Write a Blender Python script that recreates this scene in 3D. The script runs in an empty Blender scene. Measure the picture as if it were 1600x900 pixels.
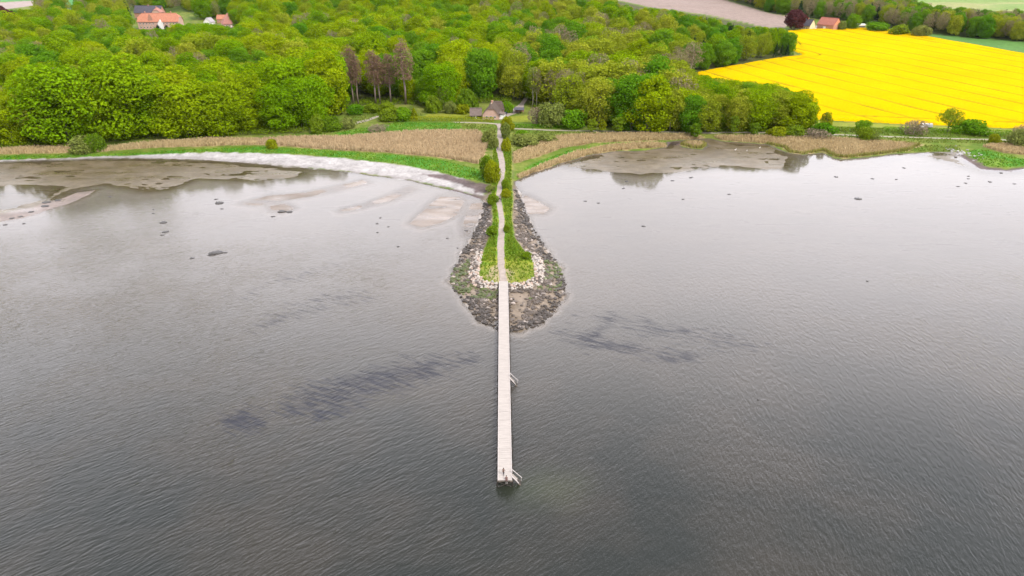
import bpy, bmesh, math, random
import numpy as np
from mathutils import Vector, Matrix

random.seed(11)
RNG = np.random.default_rng(11)
SC = bpy.context.scene
COL = SC.collection

# ------------------------------------------------------------------ camera, sky, sun, exposure
CAM_H, PITCH, FPX = 90.0, math.radians(26.4), 1066.7
cam_d = bpy.data.cameras.new('camera')
cam_d.lens = 24.0
cam_d.sensor_width = 36.0
cam_d.clip_start, cam_d.clip_end = 1.0, 20000.0
cam = bpy.data.objects.new('camera', cam_d)
cam.location = (0, 0, CAM_H)
cam.rotation_euler = (math.radians(90) - PITCH, 0, 0)
COL.objects.link(cam)
SC.camera = cam

SUN_EL, SUN_AZ = 50.0, 140.0          # azimuth clockwise from +Y: behind the camera, to the right
world = bpy.data.worlds.new('World')
SC.world = world
world.use_nodes = True
wn, wl = world.node_tree.nodes, world.node_tree.links
wn.clear()
sky = wn.new('ShaderNodeTexSky')
sky.sky_type = 'NISHITA'
sky.sun_disc = False
sky.sun_elevation = math.radians(SUN_EL)
sky.sun_rotation = math.radians(SUN_AZ)
sky.altitude = 50
sky.air_density, sky.dust_density, sky.ozone_density = 1.0, 4.0, 1.0
hs = wn.new('ShaderNodeHueSaturation')
hs.inputs['Saturation'].default_value = 0.16
wl.new(sky.outputs[0], hs.inputs['Color'])
# a broken cloud sheet: soft light and dark banks
wtc = wn.new('ShaderNodeTexCoord')
wno = wn.new('ShaderNodeTexNoise')
wno.inputs['Scale'].default_value = 2.2
wno.inputs['Detail'].default_value = 4
wl.new(wtc.outputs['Generated'], wno.inputs['Vector'])
wmr = wn.new('ShaderNodeMapRange')
wmr.inputs[1].default_value, wmr.inputs[2].default_value = 0.3, 0.72
wmr.inputs[3].default_value, wmr.inputs[4].default_value = 0.85, 1.15
wl.new(wno.outputs[0], wmr.inputs[0])
wmx = wn.new('ShaderNodeMix')
wmx.data_type = 'RGBA'
wmx.blend_type = 'MULTIPLY'
wmx.inputs[0].default_value = 1.0
# bright cloud veil, palest low over the land and to the right, heavier overhead
wsx = wn.new('ShaderNodeSeparateXYZ')
wl.new(wtc.outputs['Generated'], wsx.inputs[0])
wrp = wn.new('ShaderNodeValToRGB')
for _i, (_p, _c) in enumerate(((0.0, 0.94), (0.30, 1.0), (0.47, 1.17), (0.72, 0.58), (1.0, 0.36))):
    _e = wrp.color_ramp.elements[_i] if _i < 2 else wrp.color_ramp.elements.new(_p)
    _e.position = _p
    _e.color = (_c * 0.985, _c * 0.97, _c * 1.045, 1)
wl.new(wsx.outputs[2], wrp.inputs[0])
wsd = wn.new('ShaderNodeMapRange')
wsd.inputs[1].default_value, wsd.inputs[2].default_value = -1.0, 1.0
wsd.inputs[3].default_value, wsd.inputs[4].default_value = 7.6, 8.4
wl.new(wsx.outputs[0], wsd.inputs[0])
wsy = wn.new('ShaderNodeMapRange')          # thinner, brighter cloud out beyond the land
wsy.inputs[1].default_value, wsy.inputs[2].default_value = -0.6, 0.9
wsy.inputs[3].default_value, wsy.inputs[4].default_value = 0.42, 1.45
wl.new(wsx.outputs[1], wsy.inputs[0])
wml = wn.new('ShaderNodeMath')
wml.operation = 'MULTIPLY'
wl.new(wsd.outputs[0], wml.inputs[0])
wl.new(wsy.outputs[0], wml.inputs[1])
wvl = wn.new('ShaderNodeVectorMath')
wvl.operation = 'SCALE'
wl.new(wrp.outputs[0], wvl.inputs[0])
wl.new(wml.outputs[0], wvl.inputs['Scale'])
wcl = wn.new('ShaderNodeMix')
wcl.data_type = 'RGBA'
wcl.inputs[0].default_value = 0.85
wl.new(hs.outputs[0], wcl.inputs[6])
wl.new(wvl.outputs[0], wcl.inputs[7])
wl.new(wcl.outputs[2], wmx.inputs[6])
wl.new(wmr.outputs[0], wmx.inputs[7])
bg = wn.new('ShaderNodeBackground')
bg.inputs[1].default_value = 0.15
wl.new(wmx.outputs[2], bg.inputs[0])
wo = wn.new('ShaderNodeOutputWorld')
wl.new(bg.outputs[0], wo.inputs[0])

sun_d = bpy.data.lights.new('sun', 'SUN')
sun_d.energy = 1.5
sun_d.angle = math.radians(10)
sun_d.color = (1.0, 0.96, 0.88)
sun = bpy.data.objects.new('sun', sun_d)
_az, _el = math.radians(SUN_AZ), math.radians(SUN_EL)
_to = Vector((math.sin(_az) * math.cos(_el), math.cos(_az) * math.cos(_el), math.sin(_el)))
sun.rotation_euler = (-_to).to_track_quat('-Z', 'Y').to_euler()
sun.location = _to * 300
COL.objects.link(sun)

SC.view_settings.view_transform = 'Standard'
SC.view_settings.look = 'None'
SC.view_settings.exposure = 1.25
SC.view_settings.gamma = 1.0
SC.view_settings.use_curve_mapping = False
SC.cycles.max_bounces = 6
SC.cycles.diffuse_bounces = 2
SC.cycles.transparent_max_bounces = 8
SC.cycles.caustics_reflective = False
SC.cycles.caustics_refractive = False
SC.cycles.use_denoising = True

# ------------------------------------------------------------------ photo pixel -> place
SP, CP = math.sin(PITCH), math.cos(PITCH)


def ray(px, py):
    u = (np.asarray(px, float) - 800.0) / FPX
    v = (np.asarray(py, float) - 450.0) / FPX
    return u, CP - v * SP, -(SP + v * CP)          # x, y, z of the direction


def flat(px, py, z=0.0):
    dx, dy, dz = ray(px, py)
    t = (np.asarray(z) - CAM_H) / dz
    return np.stack([dx * t, dy * t], -1)


def flat_poly(pts, z=0.0):
    a = np.array(pts, float)
    return flat(a[:, 0], a[:, 1], z)


def sdf(poly, P, margin=40.0):
    """signed distance in metres, positive inside; -margin far outside"""
    P = np.asarray(P, float)
    sh = P.shape[:-1]
    Q = P.reshape(-1, 2)
    lo, hi = poly.min(0) - margin, poly.max(0) + margin
    idx = np.nonzero((Q[:, 0] > lo[0]) & (Q[:, 0] < hi[0]) & (Q[:, 1] > lo[1]) & (Q[:, 1] < hi[1]))[0]
    out = np.full(len(Q), -margin)
    if len(idx):
        q = Q[idx]
        best = np.full(len(q), 1e18)
        ins = np.zeros(len(q), bool)
        n = len(poly)
        for i in range(n):
            a, b = poly[i], poly[(i + 1) % n]
            e = b - a
            w = q - a
            t = np.clip((w @ e) / max(e @ e, 1e-9), 0, 1)
            dx = w[:, 0] - t * e[0]
            dy = w[:, 1] - t * e[1]
            best = np.minimum(best, dx * dx + dy * dy)
            if a[1] != b[1]:
                c = (a[1] > q[:, 1]) != (b[1] > q[:, 1])
                ins ^= c & (q[:, 0] < e[0] * (q[:, 1] - a[1]) / (b[1] - a[1]) + a[0])
        d = np.sqrt(best)
        out[idx] = np.where(ins, d, -d)
    return out.reshape(sh)


def sstep(a, b, x):
    t = np.clip((x - a) / (b - a), 0, 1)
    return t * t * (3 - 2 * t)


def _h(ix, iy, s):
    n = (ix.astype(np.int64) * 374761393 + iy.astype(np.int64) * 668265263 + s * 1442695041) & 0xFFFFFFFF
    n = ((n ^ (n >> 13)) * 1274126177) & 0xFFFFFFFF
    return ((n ^ (n >> 16)) & 0xFFFF) / 65535.0


def vnoise(P, scale, seed=0, octv=3):
    P = np.asarray(P, float)
    r, amp, tot = 0, 1.0, 0
    for o in range(octv):
        q = P / scale * (2 ** o)
        i = np.floor(q).astype(np.int64)
        f = q - i
        f = f * f * (3 - 2 * f)
        x, y = i[..., 0], i[..., 1]
        a, b = _h(x, y, seed + o), _h(x + 1, y, seed + o)
        c, d = _h(x, y + 1, seed + o), _h(x + 1, y + 1, seed + o)
        r = r + amp * ((a * (1 - f[..., 0]) + b * f[..., 0]) * (1 - f[..., 1]) + (c * (1 - f[..., 0]) + d * f[..., 0]) * f[..., 1])
        tot += amp
        amp *= 0.5
    return r / tot            # 0..1


# ------------------------------------------------------------------ land form
COAST = flat_poly([(-700, 262), (-200, 258), (0, 252), (150, 246.5), (300, 248), (400, 256), (470, 262), (560, 271), (640, 283),
                   (700, 296), (735, 306), (757, 313), (757, 330), (748, 350), (740, 362), (733, 380), (722, 396), (718, 412), (708, 420), (712, 432), (700, 440), (711, 446),
                   (722, 462), (735, 480), (746, 488), (752, 503), (763, 504), (775, 512), (800, 515), (814, 520), (826, 511), (844, 509), (852, 494), (866, 487), (864, 478), (880, 470), (884, 460), (874, 452), (879, 440), (872, 424), (876, 418), (862, 408),
                   (846, 380), (827, 350), (816, 320), (806, 296), (804, 284), (830, 272), (870, 258), (920, 243), (960, 237),
                   (1010, 236), (1042, 231), (1048, 222), (1085, 217), (1108, 217), (1130, 221.5), (1198, 226), (1228, 239), (1256, 243),
                   (1285, 239), (1302, 248), (1318, 250), (1360, 246), (1400, 241), (1450, 238.5), (1495, 238), (1506, 248),
                   (1535, 264), (1572, 266), (1620, 262), (1800, 262), (2300, 262)])
COAST = np.vstack([COAST, [[2500, 500], [2500, 9000], [-2500, 9000], [-2500, 500]]])
ISLET = flat_poly([(1060, 226), (1075, 221), (1100, 222), (1106, 228), (1098, 234), (1080, 233), (1064, 230)])
KNOLL = flat_poly([(771, 225), (768, 290), (769, 320), (771, 345), (765, 370), (757, 390), (751, 410), (749, 429), (757, 438),
                   (778, 440), (800, 440), (823, 439), (834, 431), (834, 412), (828, 400), (815, 388), (803, 370), (799, 340),
                   (801, 310), (799, 280), (799, 225)], 1.7)
CAUSE = flat_poly([(765, 300), (690, 380), (690, 520), (900, 520), (900, 380), (803, 290)])
MUD_L = flat_poly([(-300, 262), (0, 254), (150, 249), (300, 250), (400, 258), (482, 266), (470, 279), (400, 286), (310, 281), (270, 298),
                   (222, 303), (160, 291), (112, 300), (84, 318), (44, 333), (0, 344), (-200, 380)])
POOL_L = flat_poly([(-80, 296), (0, 293), (60, 291), (88, 296), (60, 310), (20, 322), (-80, 332)])
MUD_R = flat_poly([(870, 262), (920, 246), (960, 238), (1040, 233), (1055, 222), (1100, 214), (1115, 218), (1130, 223), (1195, 228),
                   (1225, 239), (1240, 248), (1228, 266), (1200, 268), (1150, 262), (1080, 270), (1000, 276), (930, 268)])
MUD_R2 = flat_poly([(1420, 243), (1500, 236), (1510, 252), (1545, 268), (1700, 266), (1700, 272), (1540, 272), (1500, 262), (1450, 246)])
BARS = [flat_poly(b) for b in (
    [(372, 318), (420, 306), (480, 300), (530, 290), (568, 281), (575, 286), (520, 300), (480, 308), (440, 314), (400, 322)],
    [(420, 322), (446, 317), (462, 326), (440, 333), (424, 330)],
    [(528, 328), (570, 318), (600, 308), (640, 292), (648, 296), (610, 314), (560, 327), (535, 332)],
    [(640, 350), (668, 322), (688, 307), (722, 308), (726, 315), (716, 335), (690, 348), (660, 356)],
    [(806, 320), (822, 305), (842, 315), (860, 325), (850, 334), (820, 334)],
    [(735, 318), (757, 316), (752, 345), (728, 368), (722, 350)])]
SPIT = flat_poly([(-40, 342), (0, 336), (50, 325), (85, 313), (120, 301), (152, 296), (140, 304), (104, 321), (62, 333), (30, 342), (0, 346), (-40, 352)])
BASE_Y = [0, 380, 430, 520, 700, 900, 1200, 1600, 3000, 9000]
BASE_Z = [0, 0, 0.8, 3.0, 9.0, 17.0, 24.0, 29.0, 45.0, 60.0]


def height(P, full=False):
    P = np.asarray(P, float)
    y = P[..., 1]
    d = sdf(COAST, P, 400.0)
    d = np.where((d <= -400) & (y > 560), 200.0, d)
    d = np.maximum(d, sdf(ISLET, P, 60.0))
    n1 = vnoise(P, 9.0, 3) - 0.5
    n2 = vnoise(P * np.array([0.4, 1.0]), 6.0, 8, 5) - 0.5
    d = d + n1 * 2.2
    land = 0.06 + 1.2 * sstep(0, 16, d) + np.interp(y, BASE_Y, BASE_Z) + (n1 * 0.3 + (vnoise(P, 90.0, 5) - 0.5) * np.interp(y, [430, 800], [0, 5])) * sstep(4, 20, d)
    sea = -np.interp(-d, [0, 4, 30], [0.0, 0.10, 0.2]) - np.interp(y, [60, 100, 130, 180, 260, 340], [3.2, 1.7, 1.0, 0.5, 0.25, 0.0]) * sstep(0, 3.5, -d) - 0.02 + n2 * 0.06
    mud = np.maximum(sdf(MUD_L, P, 30.0), np.maximum(sdf(MUD_R, P, 30.0), sdf(MUD_R2, P, 30)))
    m = sstep(-7, 5, mud)
    mudh = 0.026 + n2 * 0.10 + (vnoise(P * np.array([0.45, 1.0]), 2.0, 15, 3) - .5) * 0.07 - 0.10 * sstep(-5, 3, sdf(POOL_L, P, 20.0))
    sea = sea * (1 - m) + mudh * m
    bar = np.full(y.shape, -30.0)
    for b in BARS:
        bar = np.maximum(bar, sdf(b, P, 30.0))
    mb = sstep(-5, 0.6, bar)
    sea = sea * (1 - mb) + (0.004 + n2 * 0.05) * mb
    ms = sstep(-3, 1.5, sdf(SPIT, P, 12.0) + n1 * 3)
    sea = sea * (1 - ms) + (0.04 + n2 * 0.06) * ms
    H = np.where(d > 0, land, np.minimum(sea, 0.05))
    g = sdf(KNOLL, P, 40.0)
    cz = np.interp(g, [-18, -8, -3.2, -0.2, 1.0], [0.05, 0.35, 0.65, 1.5, 1.75]) * sstep(-0.5, 4, d) + n1 * 0.25
    cw = sstep(-4, 4, np.maximum(sdf(CAUSE, P, 40.0), g)) * (d > -1)
    H = H * (1 - cw) + cz * cw
    return (H, d, g, mud, bar) if full else H


def place(px, py, it=14):
    """points of the ground (N,3) that the given photo pixels look at"""
    px, py = np.atleast_1d(np.asarray(px, float)), np.atleast_1d(np.asarray(py, float))
    z = np.full(px.shape, 1.0)
    for _ in range(it):
        xy = flat(px, py, z)
        z = 0.5 * z + 0.5 * height(xy)
    xy = flat(px, py, z)
    return np.concatenate([xy, height(xy)[:, None]], 1)


def spot(px, py):
    return Vector(place(px, py)[0])


def gpoly(pts):
    a = np.array(pts, float)
    return place(a[:, 0], a[:, 1])[:, :2]


def mpp(p):
    """metres per photo pixel at a point"""
    return (p[1] * CP + (CAM_H - p[2]) * SP) / FPX


def project(P):
    P = np.asarray(P, float)
    z = P[..., 1] * CP + (CAM_H - P[..., 2]) * SP
    v = (-P[..., 1] * SP + (CAM_H - P[..., 2]) * CP)
    return 800 + P[..., 0] / z * FPX, 450 + v / z * FPX


# ------------------------------------------------------------------ node helpers
def mat_new(name):
    m = bpy.data.materials.new(name)
    m.use_nodes = True
    m.node_tree.nodes.clear()
    return m, m.node_tree.nodes, m.node_tree.links


def nd(N, t, **kw):
    n = N.new('ShaderNode' + t)
    for k, v in kw.items():
        setattr(n, k, v)
    return n


def mixc(N, L, a, b, fac, blend='MIX'):
    n = nd(N, 'Mix', data_type='RGBA', blend_type=blend)
    for sock, v in ((0, fac), (6, a), (7, b)):
        if hasattr(v, 'links') or hasattr(v, 'is_linked'):
            L.new(v, n.inputs[sock])
        elif sock == 0:
            n.inputs[0].default_value = v
        else:
            n.inputs[sock].default_value = (*v, 1)
    return n.outputs[2]


def math_n(N, L, op, a, b=0.0, c=None):
    n = nd(N, 'Math', operation=op)
    for i, v in enumerate((a, b) if c is None else (a, b, c)):
        if hasattr(v, 'is_linked'):
            L.new(v, n.inputs[i])
        else:
            n.inputs[i].default_value = v
    return n.outputs[0]


def noise_n(N, L, vec, scale, detail=3, rough=0.55):
    n = nd(N, 'TexNoise')
    n.inputs['Scale'].default_value = scale
    n.inputs['Detail'].default_value = detail
    n.inputs['Roughness'].default_value = rough
    if vec is not None:
        L.new(vec, n.inputs['Vector'])
    return n.outputs[0]


def mrange(N, L, v, a, b, c, d):
    n = nd(N, 'MapRange')
    L.new(v, n.inputs[0])
    for i, k in enumerate((a, b, c, d)):
        n.inputs[i + 1].default_value = k
    return n.outputs[0]


def simple(name, col, rough=0.8, var=0.2, scale=3.0, bump=0.0, spec=0.3, stretch=None):
    """one colour broken up by noise"""
    m, N, L = mat_new(name)
    tc = nd(N, 'TexCoord')
    vec = tc.outputs['Object']
    if stretch:
        mp = nd(N, 'Mapping')
        mp.inputs['Scale'].default_value = stretch
        L.new(vec, mp.inputs[0])
        vec = mp.outputs[0]
    n = noise_n(N, L, vec, scale, 4, 0.6)
    f = mrange(N, L, n, 0.25, 0.75, 1 - var, 1 + var)
    c = mixc(N, L, col, f, 1.0, 'MULTIPLY')
    p = nd(N, 'BsdfPrincipled')
    L.new(c, p.inputs['Base Color'])
    p.inputs['Roughness'].default_value = rough
    p.inputs['Specular IOR Level'].default_value = spec
    if bump:
        b = nd(N, 'Bump')
        b.inputs['Strength'].default_value = bump
        b.inputs['Distance'].default_value = 0.1
        L.new(n, b.inputs['Height'])
        L.new(b.outputs[0], p.inputs['Normal'])
    o = nd(N, 'OutputMaterial')
    L.new(p.outputs[0], o.inputs[0])
    return m


def leafy(name, ca, cb, trans=0.3, lo=0.55, hi=1.45):
    """leaves: colour drifts from ca to cb per plant, and per leaf and clump by the attribute v"""
    m, N, L = mat_new(name)
    oi = nd(N, 'ObjectInfo')
    at = nd(N, 'Attribute', attribute_name='v')
    tc = nd(N, 'NewGeometry')
    wn_ = noise_n(N, L, tc.outputs['Position'], 0.11, 2)
    f = math_n(N, L, 'ADD', math_n(N, L, 'MULTIPLY', oi.outputs['Random'], 0.75), math_n(N, L, 'MULTIPLY', wn_, 0.35))
    c = mixc(N, L, ca, cb, f)
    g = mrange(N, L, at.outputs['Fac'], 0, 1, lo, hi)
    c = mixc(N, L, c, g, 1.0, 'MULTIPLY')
    d = nd(N, 'BsdfDiffuse')
    L.new(c, d.inputs[0])
    t = nd(N, 'BsdfTranslucent')
    L.new(c, t.inputs[0])
    mx = nd(N, 'MixShader')
    mx.inputs[0].default_value = trans
    L.new(d.outputs[0], mx.inputs[1])
    L.new(t.outputs[0], mx.inputs[2])
    o = nd(N, 'OutputMaterial')
    L.new(mx.outputs[0], o.inputs[0])
    return m


def vcol(name, rough=0.85, var=0.25, scale=1.2, trans=0.0, spec=0.2):
    """colour from the point attribute Col with fine noise"""
    m, N, L = mat_new(name)
    at = nd(N, 'Attribute', attribute_name='Col')
    ge = nd(N, 'NewGeometry')
    n = noise_n(N, L, ge.outputs['Position'], scale, 4, 0.65)
    f = mrange(N, L, n, 0.25, 0.75, 1 - var, 1 + var)
    c = mixc(N, L, at.outputs['Color'], f, 1.0, 'MULTIPLY')
    o = nd(N, 'OutputMaterial')
    if trans:
        d, t, mx = nd(N, 'BsdfDiffuse'), nd(N, 'BsdfTranslucent'), nd(N, 'MixShader')
        mx.inputs[0].default_value = trans
        L.new(c, d.inputs[0]); L.new(c, t.inputs[0])
        L.new(d.outputs[0], mx.inputs[1]); L.new(t.outputs[0], mx.inputs[2])
        L.new(mx.outputs[0], o.inputs[0])
    else:
        p = nd(N, 'BsdfPrincipled')
        L.new(c, p.inputs['Base Color'])
        p.inputs['Roughness'].default_value = rough
        p.inputs['Specular IOR Level'].default_value = spec
        L.new(p.outputs[0], o.inputs[0])
    return m


# ------------------------------------------------------------------ object helpers
def tag(o, label=None, cat=None, group=None, kind=None):
    for k, v in (('label', label), ('category', cat), ('group', group), ('kind', kind)):
        if v:
            o[k] = v
    return o


def empty(name, loc, rz=0.0):
    o = bpy.data.objects.new(name, None)
    o.empty_display_size = 0.5
    COL.objects.link(o)
    o.location = loc
    o.rotation_euler = (0, 0, rz)
    return o


def link(name, mesh, parent=None):
    o = bpy.data.objects.new(name, mesh)
    COL.objects.link(o)
    if parent is not None:
        o.parent = parent
    return o


def fast_mesh(name, V, F, mat, attrs=None, smooth=False):
    """V (n,3), F (m,k) uniform polygons; attrs {name: (n,) or (n,3)} point attributes"""
    V = np.ascontiguousarray(V, np.float32)
    F = np.ascontiguousarray(F, np.int32)
    me = bpy.data.meshes.new(name)
    m, k = F.shape
    me.vertices.add(len(V))
    me.vertices.foreach_set('co', V.ravel())
    me.loops.add(m * k)
    me.loops.foreach_set('vertex_index', F.ravel())
    me.polygons.add(m)
    me.polygons.foreach_set('loop_start', np.arange(0, m * k, k, dtype=np.int32))
    me.polygons.foreach_set('use_smooth', np.full(m, smooth))
    for an, a in (attrs or {}).items():
        a = np.asarray(a, np.float32)
        if a.ndim == 1:
            at = me.attributes.new(an, 'FLOAT', 'POINT')
            at.data.foreach_set('value', a)
        else:
            at = me.attributes.new(an, 'FLOAT_COLOR', 'POINT')
            at.data.foreach_set('color', np.concatenate([a, np.ones((len(a), 1), np.float32)], 1).ravel())
    me.materials.append(mat)
    me.update(calc_edges=True)
    me.validate()
    return me


class MB:
    """collects boxes, bars, tubes and polygons; build() links ONE mesh object"""

    def __init__(self):
        self.v, self.f = [], []

    def poly(self, pts):
        b = len(self.v)
        self.v += [tuple(p) for p in pts]
        self.f.append(tuple(range(b, b + len(pts))))
        return self

    def box(self, x0, x1, y0, y1, z0, z1):
        b = len(self.v)
        self.v += [(x0, y0, z0), (x1, y0, z0), (x1, y1, z0), (x0, y1, z0), (x0, y0, z1), (x1, y0, z1), (x1, y1, z1), (x0, y1, z1)]
        self.f += [tuple(b + i for i in q) for q in ((0, 3, 2, 1), (4, 5, 6, 7), (0, 1, 5, 4), (1, 2, 6, 5), (2, 3, 7, 6), (3, 0, 4, 7))]
        return self

    def tube(self, pts, rad, n=8):
        pts = [Vector(p) for p in pts]
        rad = rad if isinstance(rad, (list, tuple)) else [rad] * len(pts)
        b = len(self.v)
        for i, p in enumerate(pts):
            t = (pts[min(i + 1, len(pts) - 1)] - pts[max(i - 1, 0)]).normalized()
            a = t.orthogonal().normalized() if abs(t.z) < 0.95 else Vector((1, 0, 0))
            a = (a - t * a.dot(t)).normalized()
            c = t.cross(a)
            for k in range(n):
                q = p + (a * math.cos(2 * math.pi * k / n) + c * math.sin(2 * math.pi * k / n)) * rad[i]
                self.v.append(tuple(q))
        for i in range(len(pts) - 1):
            for k in range(n):
                k2 = (k + 1) % n
                self.f.append((b + i * n + k, b + i * n + k2, b + (i + 1) * n + k2, b + (i + 1) * n + k))
        self.f.append(tuple(b + k for k in range(n))[::-1])
        self.f.append(tuple(b + (len(pts) - 1) * n + k for k in range(n)))
        return self

    def bar(self, p, q, w, h):
        """a squared beam from p to q"""
        p, q = Vector(p), Vector(q)
        t = (q - p).normalized()
        s = t.cross(Vector((0, 0, 1))) if abs(t.z) < 0.98 else Vector((1, 0, 0))
        s.normalize()
        u = s.cross(t)
        b = len(self.v)
        for c in (p, q):
            for i, j in ((-1, -1), (1, -1), (1, 1), (-1, 1)):
                self.v.append(tuple(c + s * (i * w / 2) + u * (j * h / 2)))
        self.f += [tuple(b + i for i in r) for r in ((0, 1, 2, 3), (7, 6, 5, 4), (0, 4, 5, 1), (1, 5, 6, 2), (2, 6, 7, 3), (3, 7, 4, 0))]
        return self

    def build(self, name, mat, parent=None, smooth=False):
        me = bpy.data.meshes.new(name)
        me.from_pydata(self.v, [], self.f)
        bm = bmesh.new()
        bm.from_mesh(me)
        bmesh.ops.recalc_face_normals(bm, faces=bm.faces)
        bm.to_mesh(me)
        bm.free()
        if smooth:
            me.polygons.foreach_set('use_smooth', [True] * len(me.polygons))
        me.materials.append(mat)
        return link(name, me, parent)


# ------------------------------------------------------------------ ground zones (outlines traced, then laid on the ground)
FOREST = gpoly([(-260, 236), (0, 233), (130, 224), (250, 216), (400, 211), (470, 208), (500, 196), (520, 184), (560, 164), (640, 163), (690, 170),
                (720, 162), (790, 160), (812, 158), (840, 172), (890, 184), (930, 196), (1000, 203), (1080, 207), (1180, 207), (1262, 204),
                (1258, 186), (1100, 116), (1130, 107), (1240, 86), (1233, 76), (1225, 58), (1190, 44), (1100, 24), (1010, 12), (940, -2),
                (900, -22), (420, -22), (395, 8), (385, 38), (330, 44), (230, 46), (150, 44), (60, 46), (-260, 52)])
PARK = gpoly([(-260, 46), (60, 42), (205, 40), (205, 18), (290, 18), (330, 30), (385, 34), (390, 8), (430, -22), (130, -22), (125, 8), (60, 16), (-260, 30)])
WOOD_R = gpoly([(1085, -12), (1200, 19), (1250, 27), (1320, 33), (1360, 37), (1400, 46), (1448, 53), (1530, 60), (1600, 66), (1800, 74), (1800, 46), (1600, 40),
                (1500, 42), (1450, 36), (1420, 20), (1350, 4), (1290, -14)])
RAPE = gpoly([(1085, 115), (1130, 106), (1245, 88), (1258, 86), (1232, 76), (1224, 62), (1226, 50), (1245, 47.5), (1300, 46), (1345, 44.5), (1390, 47),
              (1450, 58), (1520, 70), (1600, 84), (1750, 110), (1950, 150), (1950, 206), (1700, 204), (1600, 201), (1500, 197), (1420, 194), (1340, 190),
              (1262, 186), (1180, 150)])
PLOUGH = gpoly([(940, -4), (1010, 10), (1100, 22), (1190, 42), (1225, 44), (1250, 28), (1200, 20), (1085, -12), (1040, -30), (900, -30)])
MEADOW = gpoly([(1440, 52), (1530, 60), (1600, 66), (1800, 74), (1950, 120), (1950, 150), (1750, 110), (1600, 88), (1520, 72), (1450, 58)])
FAR_PASTURE = gpoly([(1420, 20), (1450, 36), (1500, 42), (1600, 42), (1850, 46), (1850, -28), (1290, -28), (1350, 4)])
FAR_GREEN = gpoly([(-300, 5), (0, 3), (60, 1), (130, 12), (125, -28), (-300, -28)])
FAR_PINK = gpoly([(-300, 24), (0, 16), (70, 6), (60, 1), (0, 4), (-300, 8)])
BEACH = gpoly([(-400, 254), (0, 250.5), (150, 245), (230, 242), (330, 238), (400, 239), (480, 243), (560, 250), (620, 257), (680, 268), (722, 279), (757, 300),
               (756, 306), (735, 304), (700, 293), (640, 281), (560, 269.5), (470, 261), (400, 255), (300, 249), (200, 247), (0, 253.5), (-400, 257)])
WRACK = [gpoly(p) for p in ([(660, 272), (700, 272), (716, 279), (740, 283), (768, 290), (767, 300), (752, 302), (720, 289), (690, 280)],
                            [(690, 291), (735, 302), (765, 305), (760, 313), (730, 309)],
                            [(1500, 240), (1512, 244), (1540, 260), (1570, 264), (1640, 261), (1640, 267), (1570, 270), (1535, 267), (1506, 252)],
                            [(1040, 222), (1062, 220), (1062, 226), (1042, 228)])]
REEDS = {
    'broad reed bed between the cottage hedge and the pale beach': [(400, 219), (470, 215), (540, 214), (620, 208), (690, 205), (745, 206), (754, 212), (763, 225), (757, 240), (748, 256),
                    (690, 246), (600, 238), (520, 234), (440, 228), (400, 226)],
    'thin reed fringe below the forest at the far left': [(-300, 238), (0, 233), (110, 229), (150, 232), (250, 222), (330, 218), (405, 218), (405, 226), (330, 228), (240, 231), (150, 237), (60, 240), (-300, 247)],
    'tan reed band right of the causeway below the footpath': [(802, 240), (868, 214), (920, 210), (1000, 210), (1080, 211), (1100, 216), (1040, 219), (1000, 220), (930, 223), (880, 231), (840, 245), (803, 256)],
    'bright tan reed edge along the water right of the causeway': [(808, 275), (850, 257), (900, 238), (950, 228), (1000, 224), (1040, 225), (1040, 230), (960, 235.5), (920, 241.5), (870, 256.5), (830, 271), (812, 279)],
    'small reed islet in front of the muddy creek mouth': [(1062, 226), (1075, 222), (1100, 223), (1104, 227), (1097, 232), (1080, 231.5)],
    'long tan reed belt above the right mudflat': [(1115, 214), (1200, 213.5), (1260, 215), (1350, 219), (1440, 226), (1420, 235), (1360, 243), (1318, 247), (1304, 245), (1287, 236), (1255, 241), (1232, 238), (1225, 231), (1195, 224), (1130, 219.5)],
    'tan reed patch at the far right above the green bank': [(1535, 229), (1560, 226), (1600, 227), (1750, 229), (1750, 244), (1620, 244), (1570, 239)],
}
REED_P = {k: gpoly(v) for k, v in REEDS.items()}
STRIP = [gpoly(p) for p in ([(240, 237), (330, 232), (420, 229), (520, 236), (600, 241), (690, 250), (760, 268), (768, 288), (722, 278), (680, 267), (620, 256), (560, 249), (480, 242), (400, 238.5), (330, 237.5), (240, 241)],
                            [(820, 262), (850, 249), (890, 235), (940, 226), (1000, 222), (1000, 224), (945, 229), (900, 238), (850, 257), (815, 272)],
                            [(1512, 237), (1530, 233), (1600, 249), (1750, 252), (1750, 262), (1600, 258), (1570, 262), (1540, 260), (1522, 248)],
                            [(-300, 250), (0, 244), (150, 241), (260, 237), (260, 240), (150, 244.5), (0, 250), (-300, 254)],
                            [(520, 208), (620, 190), (640, 191), (720, 192), (720, 203), (620, 206), (540, 212)])]
LAWN = [gpoly(p) for p in ([(662, 184), (668, 178), (735, 177), (737, 184)], [(800, 190), (795, 182), (830, 180), (832, 191)],
                           [(1262, 188), (1340, 192), (1420, 196), (1600, 203), (1600, 206), (1420, 200), (1262, 196)])]
TIP_BARE = gpoly([(762, 424), (778, 416), (800, 424), (802, 437), (785, 440), (764, 434)])


# ------------------------------------------------------------------ the ground
def fan(rows, cols):
    A = np.radians(cols)
    R, T = np.meshgrid(rows, A, indexing='ij')
    P = np.stack([R * np.tan(T), R], -1)
    nr, nc = R.shape
    i = np.arange((nr - 1) * nc).reshape(nr - 1, nc)[:, :-1].ravel()
    F = np.stack([i, i + 1, i + nc + 1, i + nc], 1)
    return P.reshape(-1, 2), F


def rows_from(py):
    return flat(np.full(len(py), 800.0), py)[:, 1]


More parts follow.
